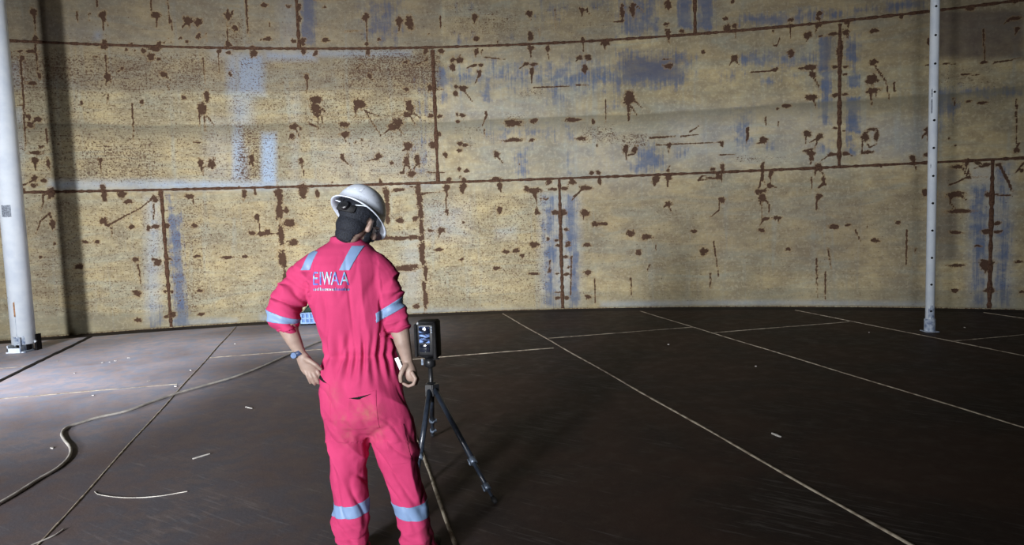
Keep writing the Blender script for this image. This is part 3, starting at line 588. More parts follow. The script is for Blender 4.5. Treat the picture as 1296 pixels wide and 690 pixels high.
for a, b in zip(LAT, LAT[1:]):
    c0 = CROSS.get(a, 5.0 + (a % 1.0)); cuts = [c0 + 6.1 * k for k in range(-5, 4)]
    for p, q in zip(cuts, cuts[1:]):
        poly = clip([fl(a + .003, p + .003), fl(b - .003, p + .003), fl(b - .003, q - .003), fl(a + .003, q - .003)])
        if not poly or len(poly) < 3: continue
        tilt = random.uniform(-.0008, .0008)
        bm = bmesh.new()
        t = [bm.verts.new((v.x, v.y, tilt)) for v in poly]
        bm.faces.new(t)
        if q > 2 and p < 12 and abs(a) < 9:     # enough vertices to carry the painted light
            for lt in np.arange(a + .25, b - .1, .25): bmesh.ops.bisect_plane(bm, geom=bm.verts[:] + bm.edges[:] + bm.faces[:], plane_co=fl(lt, 0), plane_no=ND)
            for al in np.arange(p + .25, q - .1, .25): bmesh.ops.bisect_plane(bm, geom=bm.verts[:] + bm.edges[:] + bm.faces[:], plane_co=fl(0, al), plane_no=AD)
        r = bmesh.ops.extrude_face_region(bm, geom=bm.faces[:])
        bmesh.ops.translate(bm, verts=[v for v in r['geom'] if isinstance(v, bmesh.types.BMVert)], vec=(0, 0, -.009))
        o = from_bm('floor_plate', bm, M_FLOOR, floor)
        at_ = o.data.attributes.new('dust_and_light', 'FLOAT', 'POINT')
        at_.data.foreach_set('value', [painted_light_at(v.co) for v in o.data.vertices])
def inside(p): return (p.x - TCX)**2 + (p.y - TCY)**2 < (R_IN + .02)**2
UPZ = Vector((0, 0, 1))
for lt in LAT[1:-1]:
    pts = [fl(lt + .004 * math.sin(al * 3.1), al) for al in np.arange(-6, 14, .12)]; pts = [p for p in pts if inside(p)]
    if len(pts) < 3: continue
    dark = lt == -3.53
    bead('floor_weld', pts, [UPZ] * len(pts), .085 if dark else .024 if lt > 0 else .015, .006, M_SEAMD if dark else M_SEAM, floor, .2)
for a, b in zip(LAT, LAT[1:]):
    c0 = CROSS.get(a, 5.0 + (a % 1.0))
    for al in (c0, c0 - 6.1):
        pts = [fl(l, al + .003 * math.sin(l * 5)) for l in np.arange(a + .02, b - .01, .1)]; pts = [p for p in pts if inside(p)]
        if len(pts) > 2: bead('floor_weld', pts, [UPZ] * len(pts), .026 if a > 0 else .016, .006, M_SEAM, floor, .25)

# ================================================================ roof columns
M_WHITE = simple_mat('white_column_paint', (.82, .89, .96), .45, 0, .06, 5, .4, (.70, .78, .88))
M_CHIP = simple_mat('weathered_grey_patch', (.30, .34, .40), .7, 0, .35, 60, .3, (.09, .10, .13), .4)
M_RUSTY = simple_mat('orange_rust_run', (.42, .22, .11), .85, 0, .3, 50, .2)
M_DARK = simple_mat('black_hollow', (.012, .011, .012), .8, 0, .2, 30, .1)
M_STAINB = simple_mat('blue_grey_stained_steel', (.42, .48, .56), .6, 0, .4, 18, .4, (.10, .14, .24), .3)
H_COL = COURSE[-1] + .2
def arc_patch(bm, c, r, a0, a1, z0, z1, th, n=8, ragged=0.0):
    """a thin curved plate on a vertical pipe; angles measured from the side that faces the camera"""
    rows = []
    for k in range(n + 1):
        a = a0 + (a1 - a0) * k / n; j0, j1 = random.uniform(-ragged, ragged), random.uniform(-ragged, ragged)
        d = Vector((math.sin(a), -math.cos(a), 0))
        rows.append([bm.verts.new(c + d * rr + Vector((0, 0, z))) for rr, z in ((r - .002, z0 + j0), (r + th, z0 + j0), (r + th, z1 + j1), (r - .002, z1 + j1))])
    for p, q in zip(rows, rows[1:]):
        for k in range(4): bm.faces.new((p[k], p[(k + 1) % 4], q[(k + 1) % 4], q[k]))
    bm.faces.new(rows[0][::-1]); bm.faces.new(rows[-1])
# stout round column by the left edge
pL = on_floor(31.5, 444.2); rL = .137
colL = empty('roof_column', pL, 'thick white round steel column by the left edge of the photo', 'column')
bm = bmesh.new(); tube(bm, [(0, 0, .10), (0, 0, H_COL)], rL, 32); adopt_o = from_bm('column_pipe', bm, M_WHITE, colL, False)
for p in adopt_o.data.polygons: p.use_smooth = len(p.vertices) == 4
face = math.atan2(-pL.x, pL.y) * -1        # turn of the side that faces the camera
fa = math.atan2(pL.x * -1, pL.y)
O = Vector((0, 0, 0))
bm = bmesh.new(); box(bm, (-.14, -.155, 0), (.085, .06, .016)); box(bm, (-.125, -.15, .016), (.04, -.138, .062)); box(bm, (-.125, -.15, .016), (-.113, .05, .10)); from_bm('base_shoe', bm, M_WHITE, colL)
bm = bmesh.new(); box(bm, (.045, -.16, 0), (.06, .09, .20)); box(bm, (.06, -.15, 0), (.11, .08, .014)); from_bm('base_gusset', bm, M_STAINB, colL)
bm = bmesh.new(); box(bm, (.12, .02, 0), (.15, .12, .21)); box(bm, (.09, .02, .0), (.12, .12, .02)); from_bm('base_clip', bm, M_DARK, colL)
bm = bmesh.new(); tube(bm, [(-.005, 0, .0), (-.005, 0, .10)], .085, 16); from_bm('base_core', bm, M_DARK, colL)
bm = bmesh.new(); tube(bm, [(.135, .03, .12), (.135, .0, .12)], .016, 10); from_bm('clip_bolt', bm, M_WHITE, colL)
bm = bmesh.new(); arc_patch(bm, O, rL, -.35, .70, .10, .20, .002, 8, .02); from_bm('scuffed_base_paint', bm, M_STAINB, colL)
zp = at(14, 267, pL.y - .13).z
bm = bmesh.new(); arc_patch(bm, O, rL, -.28, .52, zp - .075, zp + .075, .002, 8, .004); tag(from_bm('label_patch', bm, M_CHIP, colL), 'small weathered grey square patch')
bm = bmesh.new(); arc_patch(bm, O, rL, -.02, .12, at(27, 401, pL.y - .13).z, at(27, 382, pL.y - .13).z, .0015, 3, .01); from_bm('rust_run', bm, M_RUSTY, colL)
bm = bmesh.new(); arc_patch(bm, O, rL, .05, .08, .2, at(27, 401, pL.y - .13).z, .001, 2, .0); from_bm('rust_run', bm, M_STAINB, colL)
for px, py, w in ((9, 290, .012), (10.5, 310, .012), (11, 327, .012), (16.5, 377, .012), (5, 195, .012), (3, 170, .010)):
    z = at(px, py, pL.y - .13).z; cx_px = 31.5 - (446 - py) * .085
    a = math.asin(max(-.9, min(.9, (px - cx_px) / 13.5)))
    bm = bmesh.new(); arc_patch(bm, O, rL, a - .04, a + .04, z - w, z + w, .001, 3, .003); from_bm('paint_chip', bm, M_CHIP, colL)
# slim drilled column on the right
pR = on_floor(1176.5, 419.5); rR = .050
colR = empty('roof_column', pR, 'slim white upright pipe drilled with a row of holes, right side', 'column')
bm = bmesh.new(); tube(bm, [(0, 0, 0), (0, 0, H_COL)], rR, 24); o = from_bm('column_pipe', bm, M_WHITE, colR, False)
for p in o.data.polygons: p.use_smooth = len(p.vertices) == 4
bm = bmesh.new()
tube(bm, [(0, 0, 0), (0, 0, .155)], .061, 24); box(bm, (-.075, -.075, 0), (.075, .075, .008)); from_bm('base_sleeve', bm, M_STAINB, colR)
bm = bmesh.new(); arc_patch(bm, O, rR, -.9, .5, .155, .30, .0015, 8, .05); from_bm('scuffed_base_paint', bm, M_STAINB, colR)
view_a = math.atan2(-pR.x, pR.y)           # the holes face the open floor
hz = [at(1177, y, pR.y - .05).z for y in (-28, 8, 44.6, 80.6, 116.4, 152.4, 187.4, 222.9, 257.5, 292, 326.6, 360.5, 394)]
a = view_a * .9 + .18
d = Vector((math.sin(a), -math.cos(a), 0))
for z in hz:
    bm = bmesh.new(); tube(bm, [d * (rR - .01) + Vector((0, 0, z)), d * (rR + .0015) + Vector((0, 0, z))], .0135, 12)
    from_bm('bolt_hole', bm, M_DARK, colR)
for py, ww, hh in ((118, .010, .05), (135, .012, .08), (140, .008, .03), (210, .006, .02)):
    z = at(1177, py, pR.y).z
    bm = bmesh.new(); arc_patch(bm, O, rR, a - .55 - ww * 12, a - .55 + ww * 12, z - hh, z + hh, .001, 4, .012); from_bm('paint_chip', bm, M_CHIP, colR)

# ================================================================ things on the floor
M_CABLE = simple_mat('dirty_white_cable', (.50, .47, .43), .55, 0, .2, 9, .4)
c5 = lambda x, y: (x / 2.655, 430 + y / 2.655)
def floor_cable(name, pts, r, label, mat=None, lift=1.0):
    P = [on_floor(*p) + Vector((0, 0, r * lift + .001)) for p in pts]; P = smooth_curve(P, 7)
    bm = bmesh.new(); c0 = P[0].copy(); c0.z = 0
    tube(bm, [p - c0 for p in P], r, 10)
    o = from_bm(name, bm, mat or M_CABLE, None, True); o.location = c0
    return tag(o, label, 'cable')
floor_cable('power_cable', [c5(*p) for p in ((-160, 650), (-60, 588), (0, 555), (60, 520), (130, 475), (190, 440), (230, 403), (237, 370), (215, 340), (208, 320), (225, 300), (280, 281), (340, 263), (430, 243), (520, 210), (600, 183), (690, 157), (800, 125), (890, 90), (960, 58), (1030, 28), (1090, 4))], .0105, 'long pale cable snaking across the left side of the floor')
floor_cable('thin_wire', [c5(*p) for p in ((318, 512), (335, 523), (400, 532), (470, 533), (540, 527), (600, 517), (630, 512))], .0026, 'short thin pale wire curving over the floor left of the worker')
floor_cable('thin_wire', [c5(*p) for p in ((60, 720), (110, 693), (150, 676), (185, 660), (215, 640))], .0045, 'stub of pale wire at the bottom left corner')
M_STICK = simple_mat('pale_stick', (.48, .46, .43), .6, 0, .15, 30, .3)
def stick(a, b, r, label):
    A, B = on_floor(*a), on_floor(*b); c0 = A.copy()
    bm = bmesh.new(); mid = (A + B) / 2 - c0
    tube(bm, [Vector((0, 0, r)), mid + Vector((0, .002, r)), B - c0 + Vector((0, 0, r))], [r * .8, r, r * .7], 8)
    o = from_bm('welding_rod_stub', bm, M_STICK); o.location = c0
    return tag(o, label, 'stick')
stick((244, 582), (265.5, 575.5), .006, 'thin pale rod lying on the floor left of the worker')
stick((311, 516), (319, 518), .006, 'tiny pale stub on the floor behind the worker')
stick((977, 550), (988, 554.5), .008, 'small white sliver alone on the dark floor at right')
def flake(px, py, w, label, cat='flake', group=None):
    p = on_floor(px, py); n = random.randint(6, 8); bm = bmesh.new()
    rs = [w * random.uniform(.55, 1.1) for _ in range(n)]
    top = [bm.verts.new((rs[k] * 1.5 * math.cos(2 * math.pi * k / n), rs[k] * .7 * math.sin(2 * math.pi * k / n), .004 + random.uniform(0, .006))) for k in range(n)]
    bot = [bm.verts.new((v.co.x, v.co.y, .0005)) for v in top]
    bm.faces.new(top); bm.faces.new(bot[::-1])
    for k in range(n): bm.faces.new((top[k], bot[k], bot[(k + 1) % n], top[(k + 1) % n]))
    o = from_bm('paint_flake', bm, M_STICK); o.location = p; o.rotation_euler.z = random.uniform(0, 3)
    tag(o, label, cat, group); return o
for x, y in ((195, 72), (312, 188), (370, 76), (388, 72), (432, 62), (790, 15), (640, 104), (590, 158), (175, 366), (250, 113), (500, 140), (345, 78)):
    flake(*c5(x, y), .012, 'small pale paint flake lying on the dusty floor at left', 'flake', 'paint flakes on the left floor')
for x, y in ((846, 436.5), (957, 464), (1100, 421), (1221, 415)):
    flake(x, y, .012, 'tiny pale flake lying on the dark floor at right', 'flake', 'paint flakes on the right floor')

# blue crate by the shell, half hidden by the worker
M_BLUE = simple_mat('blue_crate_plastic', (.10, .22, .52), .5, 0, .2, 12, .4)
M_PALEB = simple_mat('pale_blue_slats', (.25, .40, .68), .5, 0, .2, 12, .4)
M_GREEN = simple_mat('dark_green_bag', (.03, .06, .045), .8, 0, .2, 12, .3)
M_CREAM = simple_mat('cream_strap', (.62, .55, .36), .7, 0, .15, 20, .3)
cp = on_floor(390, 411.5)
crate = empty('crate', cp, 'small blue slatted crate by the shell beyond the left elbow', 'crate')
bm = bmesh.new()
for lo, hi in (((-.11, 0, .02), (.17, .22, .05)), ((-.11, .0, .02), (-.095, .22, .19)), ((.155, 0, .02), (.17, .22, .19)), ((-.11, .205, .02), (.17, .22, .19)), ((-.11, .012, .02), (.17, .022, .19))): box(bm, lo, hi)
from_bm('crate_body', bm, M_BLUE, crate)
for x in (-.10, -.035, .03, .095, .15):
    bm = bmesh.new(); box(bm, (x - .012, -.004, .02), (x + .012, .013, .19)); from_bm('slat', bm, M_PALEB, crate)
for z in (.03, .10, .18):
    bm = bmesh.new(); box(bm, (-.11, -.001, z - .01), (.17, .0125, z + .01)); from_bm('slat', bm, M_PALEB, crate)
bm = bmesh.new(); box(bm, (-.115, -.006, 0), (.175, .225, .02)); from_bm('crate_base', bm, M_DARK, crate)
bm = bmesh.new()
tube(bm, [(-.07, .1, .185), (0, .1, .23), (.09, .1, .27), (.15, .1, .215)], [.02, .06, .07, .03], 10)
bag = from_bm('cloth_bag', bm, M_GREEN, None, True); bag.location = cp; tag(bag, 'dark green bundle lying on top of the blue crate', 'bag')
bm = bmesh.new(); tube(bm, [(-.17, -.05, .16), (-.10, -.04, .215), (.0, .0, .295), (.05, .03, .34), (.10, .06, .36)], .011, 8)
st = from_bm('strap', bm, M_CREAM, None, True); st.location = cp; tag(st, 'cream strap slung over the dark bundle on the blue crate', 'strap')

# ================================================================ scanner on its tripod
M_BLACK = simple_mat('black_anodised', (.016, .017, .020), .38, 0, .2, 30, .5)
M_RUBBER = simple_mat('black_rubber', (.02, .02, .022), .7, 0, .2, 30, .3)
M_LEG = simple_mat('blue_black_carbon_leg', (.030, .040, .058), .33, 0, .25, 60, .6, (.015, .02, .032))
M_CLAMP = simple_mat('silver_blue_clamp', (.20, .25, .33), .35, .4, .2, 40, .5)
TY = 4.42
top = at(544.5, 463, TY); hub = at(546, 489, TY)
tri = empty('tripod', (hub.x, hub.y, 0), 'black tripod with one long leg toward the camera, right of the worker', 'tripod')
def tri_part(name, bm, mat, smooth=True, parent=None):
    o = from_bm(name, bm, mat, None, False)
    if smooth:
        for p in o.data.polygons: p.use_smooth = len(p.vertices) == 4
    o.parent = parent or tri
    if parent is None: o.matrix_parent_inverse = Matrix.Translation((-hub.x, -hub.y, 0))
    return o
bm = bmesh.new(); tube(bm, [hub - Vector((0, 0, .10)), top + Vector((0, 0, .005))], .0145, 16); tri_part('centre_column', bm, M_BLACK)
bm = bmesh.new(); tube(bm, [hub + Vector((0, 0, z)) for z in (-.035, -.02, .018, .03)], [.026, .036, .036, .022], 18); tri_part('hub', bm, M_BLACK)
bm = bmesh.new(); tube(bm, [top + Vector((0, 0, z)) for z in (-.01, .0, .028, .05)], [.02, .036, .036, .03], 18); tri_part('mounting_head', bm, M_BLACK)
bm = bmesh.new(); tube(bm, [top + Vector((.02, -.02, .042)), top + Vector((.062, -.03, .05))], [.004, .005], 8); tri_part('locking_lever', bm, M_RUBBER)
bm = bmesh.new(); box(bm, top + Vector((-.052, -.03, .012)), top + Vector((-.038, -.024, .05))); tri_part('level_tag', bm, M_CLAMP, False)
feet = {'front': on_floor(628, 638.5), 'back': on_floor(547.5, 553), 'side': on_floor(524, 628)}
for k, ft in feet.items():
    d = Vector((ft.x - hub.x, ft.y - hub.y, 0)).normalized(); a = hub + d * .036 + Vector((0, 0, -.005))
    ax = (ft - a); n = ax.normalized(); Lg = ax.length
    bm = bmesh.new(); tube(bm, [a, a + ax * .66], [.0175, .016], 14); leg = tri_part('leg', bm, M_LEG)
    bm = bmesh.new(); tube(bm, [a + ax * .60, a + ax * .87], .0125, 12); tri_part('leg_section', bm, M_LEG, True, leg)
    bm = bmesh.new(); tube(bm, [a + ax * .85, a + ax * .985], .0095, 12); tri_part('leg_section', bm, M_LEG, True, leg)
    for t, r in ((.655, .021), (.865, .018)):
        bm = bmesh.new(); tube(bm, [a + ax * (t - .022), a + ax * (t + .022)], r, 12)
        s = n.cross(Vector((0, 0, 1))).normalized(); tube(bm, [a + ax * (t - .02) + s * (r + .004), a + ax * (t + .028) + s * (r + .007)], .006, 8); tri_part('clamp', bm, M_CLAMP, True, leg)
    bm = bmesh.new(); f0 = ft + Vector((0, 0, .004)); tube(bm, [f0 - n * .045, f0 - n * .02, f0 - n * .004], [.013, .016, .010], 12); tri_part('foot', bm, M_RUBBER, True, leg)
    bm = bmesh.new(); s = d.cross(Vector((0, 0, 1))); box(bm, (-.025, -.012, -.05), (.025, .024, .022), rot=Matrix.Translation(hub + d * .034) @ Matrix((s, d, Vector((0, 0, 1)))).transposed().to_4x4()); tri_part('leg_hinge', bm, M_BLACK, False, leg)
# scanner head: upright rounded housing with a bright panel towards the worker
sc0 = top + Vector((-.012, 0, .0525)); HS = .226
scanner = empty('laser_scanner', sc0, 'black upright laser scanner on top of the tripod', 'scanner')
YAW = Matrix.Rotation(-.16, 4, 'Z')
def rounded(lo, hi, r, seg=3):
    b = bmesh.new(); box(b, lo, hi)
    bmesh.ops.bevel(b, geom=b.edges[:], offset=r, segments=seg, affect='EDGES', profile=.5); return b
def sc_part(name, b, mat, parent=None, smooth=True):
    bmesh.ops.transform(b, matrix=YAW, verts=b.verts[:])
    o = from_bm(name, b, mat, parent or scanner, smooth); return o
b = rounded((-.062, -.045, .01), (.066, .075, HS), .020)
for v in b.verts:
    k = v.co.z / HS
    if k < .3: v.co.x *= .84 + .16 * k / .3
    if k > .9: v.co.y *= .94
housing = sc_part('housing', b, M_BLACK)
sc_part('side_cheek', rounded((.048, -.055, .0), (.072, .07, HS + .006), .010), M_RUBBER)
sc_part('side_cheek', rounded((-.072, -.05, .012), (-.052, .07, HS - .006), .010), M_RUBBER)
sc_part('top_cap', rounded((-.05, -.04, HS - .01), (.066, .065, HS + .012), .009), M_RUBBER)
b = bmesh.new(); tube(b, [(-.002, .01, .0), (-.002, .01, .02)], [.034, .045], 20); sc_part('base_collar', b, M_BLACK)
m, nt, bs = new_mat('scanner_glass'); 
tc = nt.nodes.new('ShaderNodeTexCoord').outputs['Object']
nb = noise_tex(nt, tc, 1, 3, .6, (18, 18, 46)); nb2 = noise_tex(nt, tc, 26, 2, .5)
bf = ramp01(nt, nb, .47, .66)
nt.links.new(mixc(nt, bf, (.008, .012, .03), (.30, .45, .85)), bs.inputs['Base Color'])
nt.links.new(mixc(nt, bf, (.0, .0, .0), (.12, .25, .75)), bs.inputs['Emission Color']); bs.inputs['Emission Strength'].default_value = .35  # blue reflections in the glass, painted as patches with a faint glow
bs.inputs['Roughness'].default_value = .08
M_GLASS = m
b = rounded((-.038, -.0515, .10), (.030, -.043, .205), .004, 2); tag(sc_part('display', b, M_GLASS), 'glossy display with blue reflections painted as a glow')
b = rounded((-.036, -.0505, .045), (.028, -.043, .093), .004, 2); sc_part('lower_window', b, simple_mat('dark_glass', (.015, .02, .035), .06, 0, .2, 20, .8))
b = bmesh.new(); tube(b, [(-.045, -.035, HS + .002), (-.045, -.047, HS - .006)], .006, 10); sc_part('status_light', b, simple_mat('clear_lens', (.7, .75, .8), .2, 0, .05, 10, .8))
for z in (.17, .185, .2):
    b = bmesh.new(); box(b, (.040, -.0575, z - .004), (.050, -.054, z + .004)); sc_part('side_button', b, M_CLAMP, None, False)

# ================================================================ the worker (seen from behind)
from mathutils.bvhtree import BVHTree
Y0 = 3.15; KP = Y0 / F_PX                    # distance of the worker, metres per pixel there
def P(px, py, dy=0.0): return at(px, py, Y0 + dy)
root_xy = P(480, 730); person = empty('person', (root_xy.x, Y0, 0), 'person in pink coverall and white hard hat, back to camera, hand on hip', 'person')
def pp(name, mesh_or_bm, mat, smooth=True, parent=None):
    if isinstance(mesh_or_bm, bmesh.types.BMesh): o = from_bm(name, mesh_or_bm, mat, None, smooth)
    else: o = link(name, mesh_or_bm, mat, None, smooth)
    o.parent = parent or person
    if parent is None: o.matrix_parent_inverse = Matrix.Translation((-root_xy.x, -Y0, 0))
    return o
def tube2(bm, pts, rad, seg=14, ref=Vector((0, 1, 0))):
    """tube whose first radius lies in the picture plane and second in depth, with rounded ends"""
    pts = [Vector(p) for p in pts]; n = len(pts); rings = []
    R = [(r, r) if not isinstance(r, (tuple, list)) else r for r in (rad if isinstance(rad, list) else [rad] * n)]
    d0 = (pts[0] - pts[1]).normalized(); d1 = (pts[-1] - pts[-2]).normalized()
    m0, m1 = min(R[0]), min(R[-1])
    pts = [pts[0] + d0 * m0 * .75, pts[0] + d0 * m0 * .45] + pts + [pts[-1] + d1 * m1 * .45, pts[-1] + d1 * m1 * .75]
    R = [tuple(q * .5 for q in R[0]), tuple(q * .85 for q in R[0])] + R + [tuple(q * .85 for q in R[-1]), tuple(q * .5 for q in R[-1])]
    n = len(pts)
    for i, p in enumerate(pts):
        d = (pts[min(i + 1, n - 1)] - pts[max(i - 1, 0)]).normalized()
        x = d.cross(ref)
        x = x.normalized() if x.length > .05 else Vector((1, 0, 0)); y = x.cross(d).normalized()
        rings.append([bm.verts.new(p + x * R[i][0] * math.cos(t) + y * R[i][1] * math.sin(t)) for t in (2 * math.pi * k / seg for k in range(seg))])
    for r, q in zip(rings, rings[1:]):
        for k in range(seg): bm.faces.new((r[k], r[(k + 1) % seg], q[(k + 1) % seg], q[k]))
    bm.faces.new(rings[0][::-1]); bm.faces.new(rings[-1])
def rows_to_rings(rows, shrink=0.0):
    out = []
    for py, xl, xr, dyc, ry in rows:
        c = P((xl + xr) / 2, py, dyc); w = (xr - xl) / 2 * KP * (1 + dyc / Y0)
        out.append((c, w - shrink, ry - shrink))
    return out
TORSO = [(300, 426, 458, .035, .062), (306, 416, 462, .03, .075), (313, 404, 470, .02, .09), (322, 394, 478, .008, .102), (333, 388, 484, -.002, .112), (347, 387, 486, -.008, .12), (364, 389, 485, -.012, .125), (384, 393, 486, -.010, .125), (402, 399, 491, -.004, .122), (418, 404, 494, .002, .118), (432, 408, 498, .006, .113), (446, 411, 500, .006, .108), (460, 408, 503, .0, .114), (475, 406, 506, -.008, .124), (490, 406, 510, -.014, .132), (505, 407, 514, -.018, .137), (520, 408, 519, -.016, .137), (532, 412, 521, -.008, .125), (542, 424, 512, .0, .10), (550, 440, 496, .004, .06)]
LEG_L = [(520, 409, 464, -.01, .115), (540, 411, 467, -.006, .11), (560, 414, 468, .0, .105), (575, 416, 467, .004, .10), (592, 418, 466, .008, .095), (611, 419.5, 466, .01, .09), (628, 420, 466.5, .008, .088), (641, 420, 467.5, .004, .088), (658, 419.5, 468, .0, .086), (672, 422, 469, .0, .084), (690, 428, 471, .005, .08), (706, 431, 475, .008, .08), (722, 432, 477, .008, .082)]
LEG_R = [(520, 464, 520, -.01, .115), (540, 466, 526, -.006, .112), (560, 469, 529.5, .0, .108), (575, 474, 531, .004, .102), (592, 482, 533.5, .008, .097), (611, 490.5, 537, .01, .09), (628, 496, 538.5, .008, .088), (641, 499.5, 540.5, .004, .086), (658, 503, 544.5, .0, .084), (672, 505, 547.5, .0, .083), (690, 507, 551, .004, .081), (706, 510, 555, .006, .081), (722, 512, 558, .006, .083)]
ARM_L = [(405, 338, .0), (391, 349, -.004), (377, 364, -.012), (364, 381, -.028), (357, 395, -.042), (360, 405, -.052), (364, 414, -.058)]
ARM_LR = [.078, .082, .080, .074, .068, .062, .049]
ARM_R = [(470, 337, .0), (483, 350, -.004), (489, 366, -.008), (494, 384, -.014), (498, 400, -.018), (504, 416, -.02)]
ARM_RR = [.074, .078, .074, .066, .060, .049]
cov = bmesh.new()
ring_loft(cov, rows_to_rings(TORSO), 36, 2.35)
ring_loft(cov, rows_to_rings(LEG_L), 28, 2.1); ring_loft(cov, rows_to_rings(LEG_R), 28, 2.1)
tube2(cov, [P(*p) for p in ARM_L], ARM_LR, 22); tube2(cov, [P(*p) for p in ARM_R], ARM_RR, 22)
# standing collar
ring_loft(cov, [(P(438, 299, .032), .068, .072), (P(438, 304, .03), .071, .077), (P(437.5, 309, .028), .073, .079), (P(437, 316, .02), .080, .082)], 28, 2.0)
cov_me = remeshed(cov, .0046, 9, .5)
def to_px(co):
    v = co - EYE; z = v.dot(fwd); return CX + F_PX * v.dot(RIGHT) / z, CY - F_PX * v.dot(UP) / z
zw = P(455, 447).z
def crease(v, w=.10): return -math.exp(-(mnoise.noise(v) / w)**2)
def ridge(v): return 1 - abs(mnoise.noise(v)) * 2.2
wn = cov_me.vertices
norms = [v.normal.copy() for v in wn]
cosv = [v.co.copy() for v in wn]
dust_and_light = np.zeros(len(wn), np.float32)
axL, axR = (P(357, 397, -.04) - P(400, 340, 0)).normalized(), (P(503, 414, -.02) - P(474, 342, 0)).normalized()
for i, c in enumerate(cosv):
    px, py = to_px(c); x, y, z = c.x, c.y - Y0, c.z
    d = 0.0
    inL = px < 396 - (py - 330) * .06 and py < 424
    inR = px > 480 + (py - 345) * .10 and py < 426 and px > 470
    if inL or inR:
        ax = axL if inL else axR
        t = c.dot(ax); q = c - ax * t
        w = min(1, max(0, (py - 325) / 30))
        d += w * (.016 * ridge(Vector((t * 17, q.x * 5 + 3, q.y * 5 + q.z * 6))) - .007)
        d += w * .006 * mnoise.noise(Vector((t * 42, q.x * 12, q.y * 12)))
        d += w * .009 * crease(Vector((t * 15 + q.x * 3, q.x * 5 + 9, q.y * 5 + q.z * 5)), .13)
    elif py < 560:
        th = math.atan2(y, (px - 455) * KP)
        g = math.exp(-((z - zw) / .085)**2)
        ph = th * 19 + 2.6 * mnoise.noise(Vector((x * 6, y * 6, z * 3)))
        d += g * .0078 * math.sin(ph) * (1 + .5 * mnoise.noise(Vector((th * 4, z * 9, 5))))
        d -= .006 * math.exp(-((z - zw) / .018)**2)
        up = min(1, max(0, (py - 318) / 70)) if z > zw else min(1, max(.35, 1 - (py - 450) / 120))
        d += up * (.014 * ridge(Vector((x * 11 - z * 1.5, y * 7, z * 2.2 + 7))) - .007)
        d += .008 * up * (1 if z > zw else max(0, 1 - (py - 447) / 55)) * crease(Vector((x * 13 - z * 2.0, y * 8, z * 2.4 + 17)), .11)
        if z < zw: d += .003 * crease(Vector((x * 8 + z * 5, y * 7, z * 3 + 31)), .10) * min(1, (py - 450) / 40)
        if z < zw: d += .010 * (ridge(Vector((x * 9 + z * 6, y * 6, z * 6 + 2))) - .5) * min(1, (py - 450) / 50)
        if 318 < py < 440: d += .006 * math.exp(-((px - (436 + (py - 318) * .10)) / 2.2)**2) * -1 * min(1, (py - 312) / 40)
    if py > 530:
        w = min(1, (py - 530) / 40)
        d += w * (.014 * ridge(Vector((x * 9 + z * 4, y * 6, z * 3.6 + 11))) - .007)
        d += w * .007 * crease(Vector((x * 8 + z * 4, y * 6, z * 3.2 + 41)), .09)
        lo = min(1, max(0, (py - 655) / 40))
        d += lo * .009 * crease(Vector((x * 5, y * 5, z * 15 + 51)), .14)
        d += lo * (.014 * ridge(Vector((x * 5, y * 5, z * 14 + 1))) - .007)
        d += .003 * mnoise.noise(Vector((x * 30, y * 30, z * 24)))
    wn[i].co = c + norms[i] * d
    if y < .03:
        dd = 0
        for qx, qy, sx, sy, a in ((463, 522, 16, 12, .75), (440, 545, 10, 20, .35), (475, 545, 14, 16, .4), (423, 500, 9, 14, .35), (432, 530, 10, 8, .45), (467, 655, 12, 14, .25), (545, 675, 8, 12, .45), (520, 560, 8, 14, .2)):
            dd = max(dd, a * math.exp(-((px - qx) / sx)**2 - ((py - qy) / sy)**2))
        dust_and_light[i] = dd
cov_me.update()
at_ = cov_me.attributes.new('dust_and_light', 'FLOAT', 'POINT'); at_.data.foreach_set('value', dust_and_light)
m, nt, bs = new_mat('pink_coverall_cotton')
tc = nt.nodes.new('ShaderNodeTexCoord').outputs['Object']
n1 = noise_tex(nt, tc, 7, 4); n2 = noise_tex(nt, tc, 260, 2); n3 = noise_tex(nt, tc, 38, 5, .65)
col = mixc(nt, ramp01(nt, n1, .3, .7), (.43, .038, .120), (.375, .031, .102))
a = nt.nodes.new('ShaderNodeAttribute'); a.attribute_name = 'dust_and_light'
col = mixc(nt, math_node(nt, 'MULTIPLY', a.outputs['Fac'], ramp01(nt, n3, .3, .7), clamp=True), col, (.30, .115, .085))
nt.links.new(col, bs.inputs['Base Color']); bs.inputs['Roughness'].default_value = .85
bs.inputs['Specular IOR Level'].default_value = .2
bump(nt, bs, math_node(nt, 'ADD', n2, math_node(nt, 'MULTIPLY', n3, 1.0)), .22, .003)
M_PINK = m
coverall = pp('coverall', cov_me, M_PINK)
bvh = BVHTree.FromPolygons([v.co for v in cov_me.vertices], [p.vertices[:] for p in cov_me.polygons])

# ---- trim cut from the coverall surface
YAX = Vector((0, 1, 0))
def edge(p, q, keep):
    A, B = P(*p), P(*q); no = (B - A).cross(YAX).normalized()
    if (P(*keep) - A).dot(no) < 0: no = -no
    return A, no
m, nt, bs = new_mat('silver_reflective_tape')
tc = nt.nodes.new('ShaderNodeTexCoord').outputs['Object']; n1 = noise_tex(nt, tc, 30, 3)
nt.links.new(mixc(nt, n1, (.135, .215, .37), (.18, .27, .44)), bs.inputs['Base Color']); bs.inputs['Roughness'].default_value = .5; bs.inputs['Specular IOR Level'].default_value = .4
M_TAPE = m
def band(pts, mid, test=None, off=.0025, mat=None, name='reflective_band'):
    pl = [edge(pts[i], pts[(i + 1) % len(pts)], mid) if pts[i] is not None and pts[(i + 1) % len(pts)] is not None else None for i in range(len(pts))]
    b = cut_patch(cov_me, [q for q in pl if q], off, test)
    return pp(name, b, mat or M_TAPE, True, coverall)
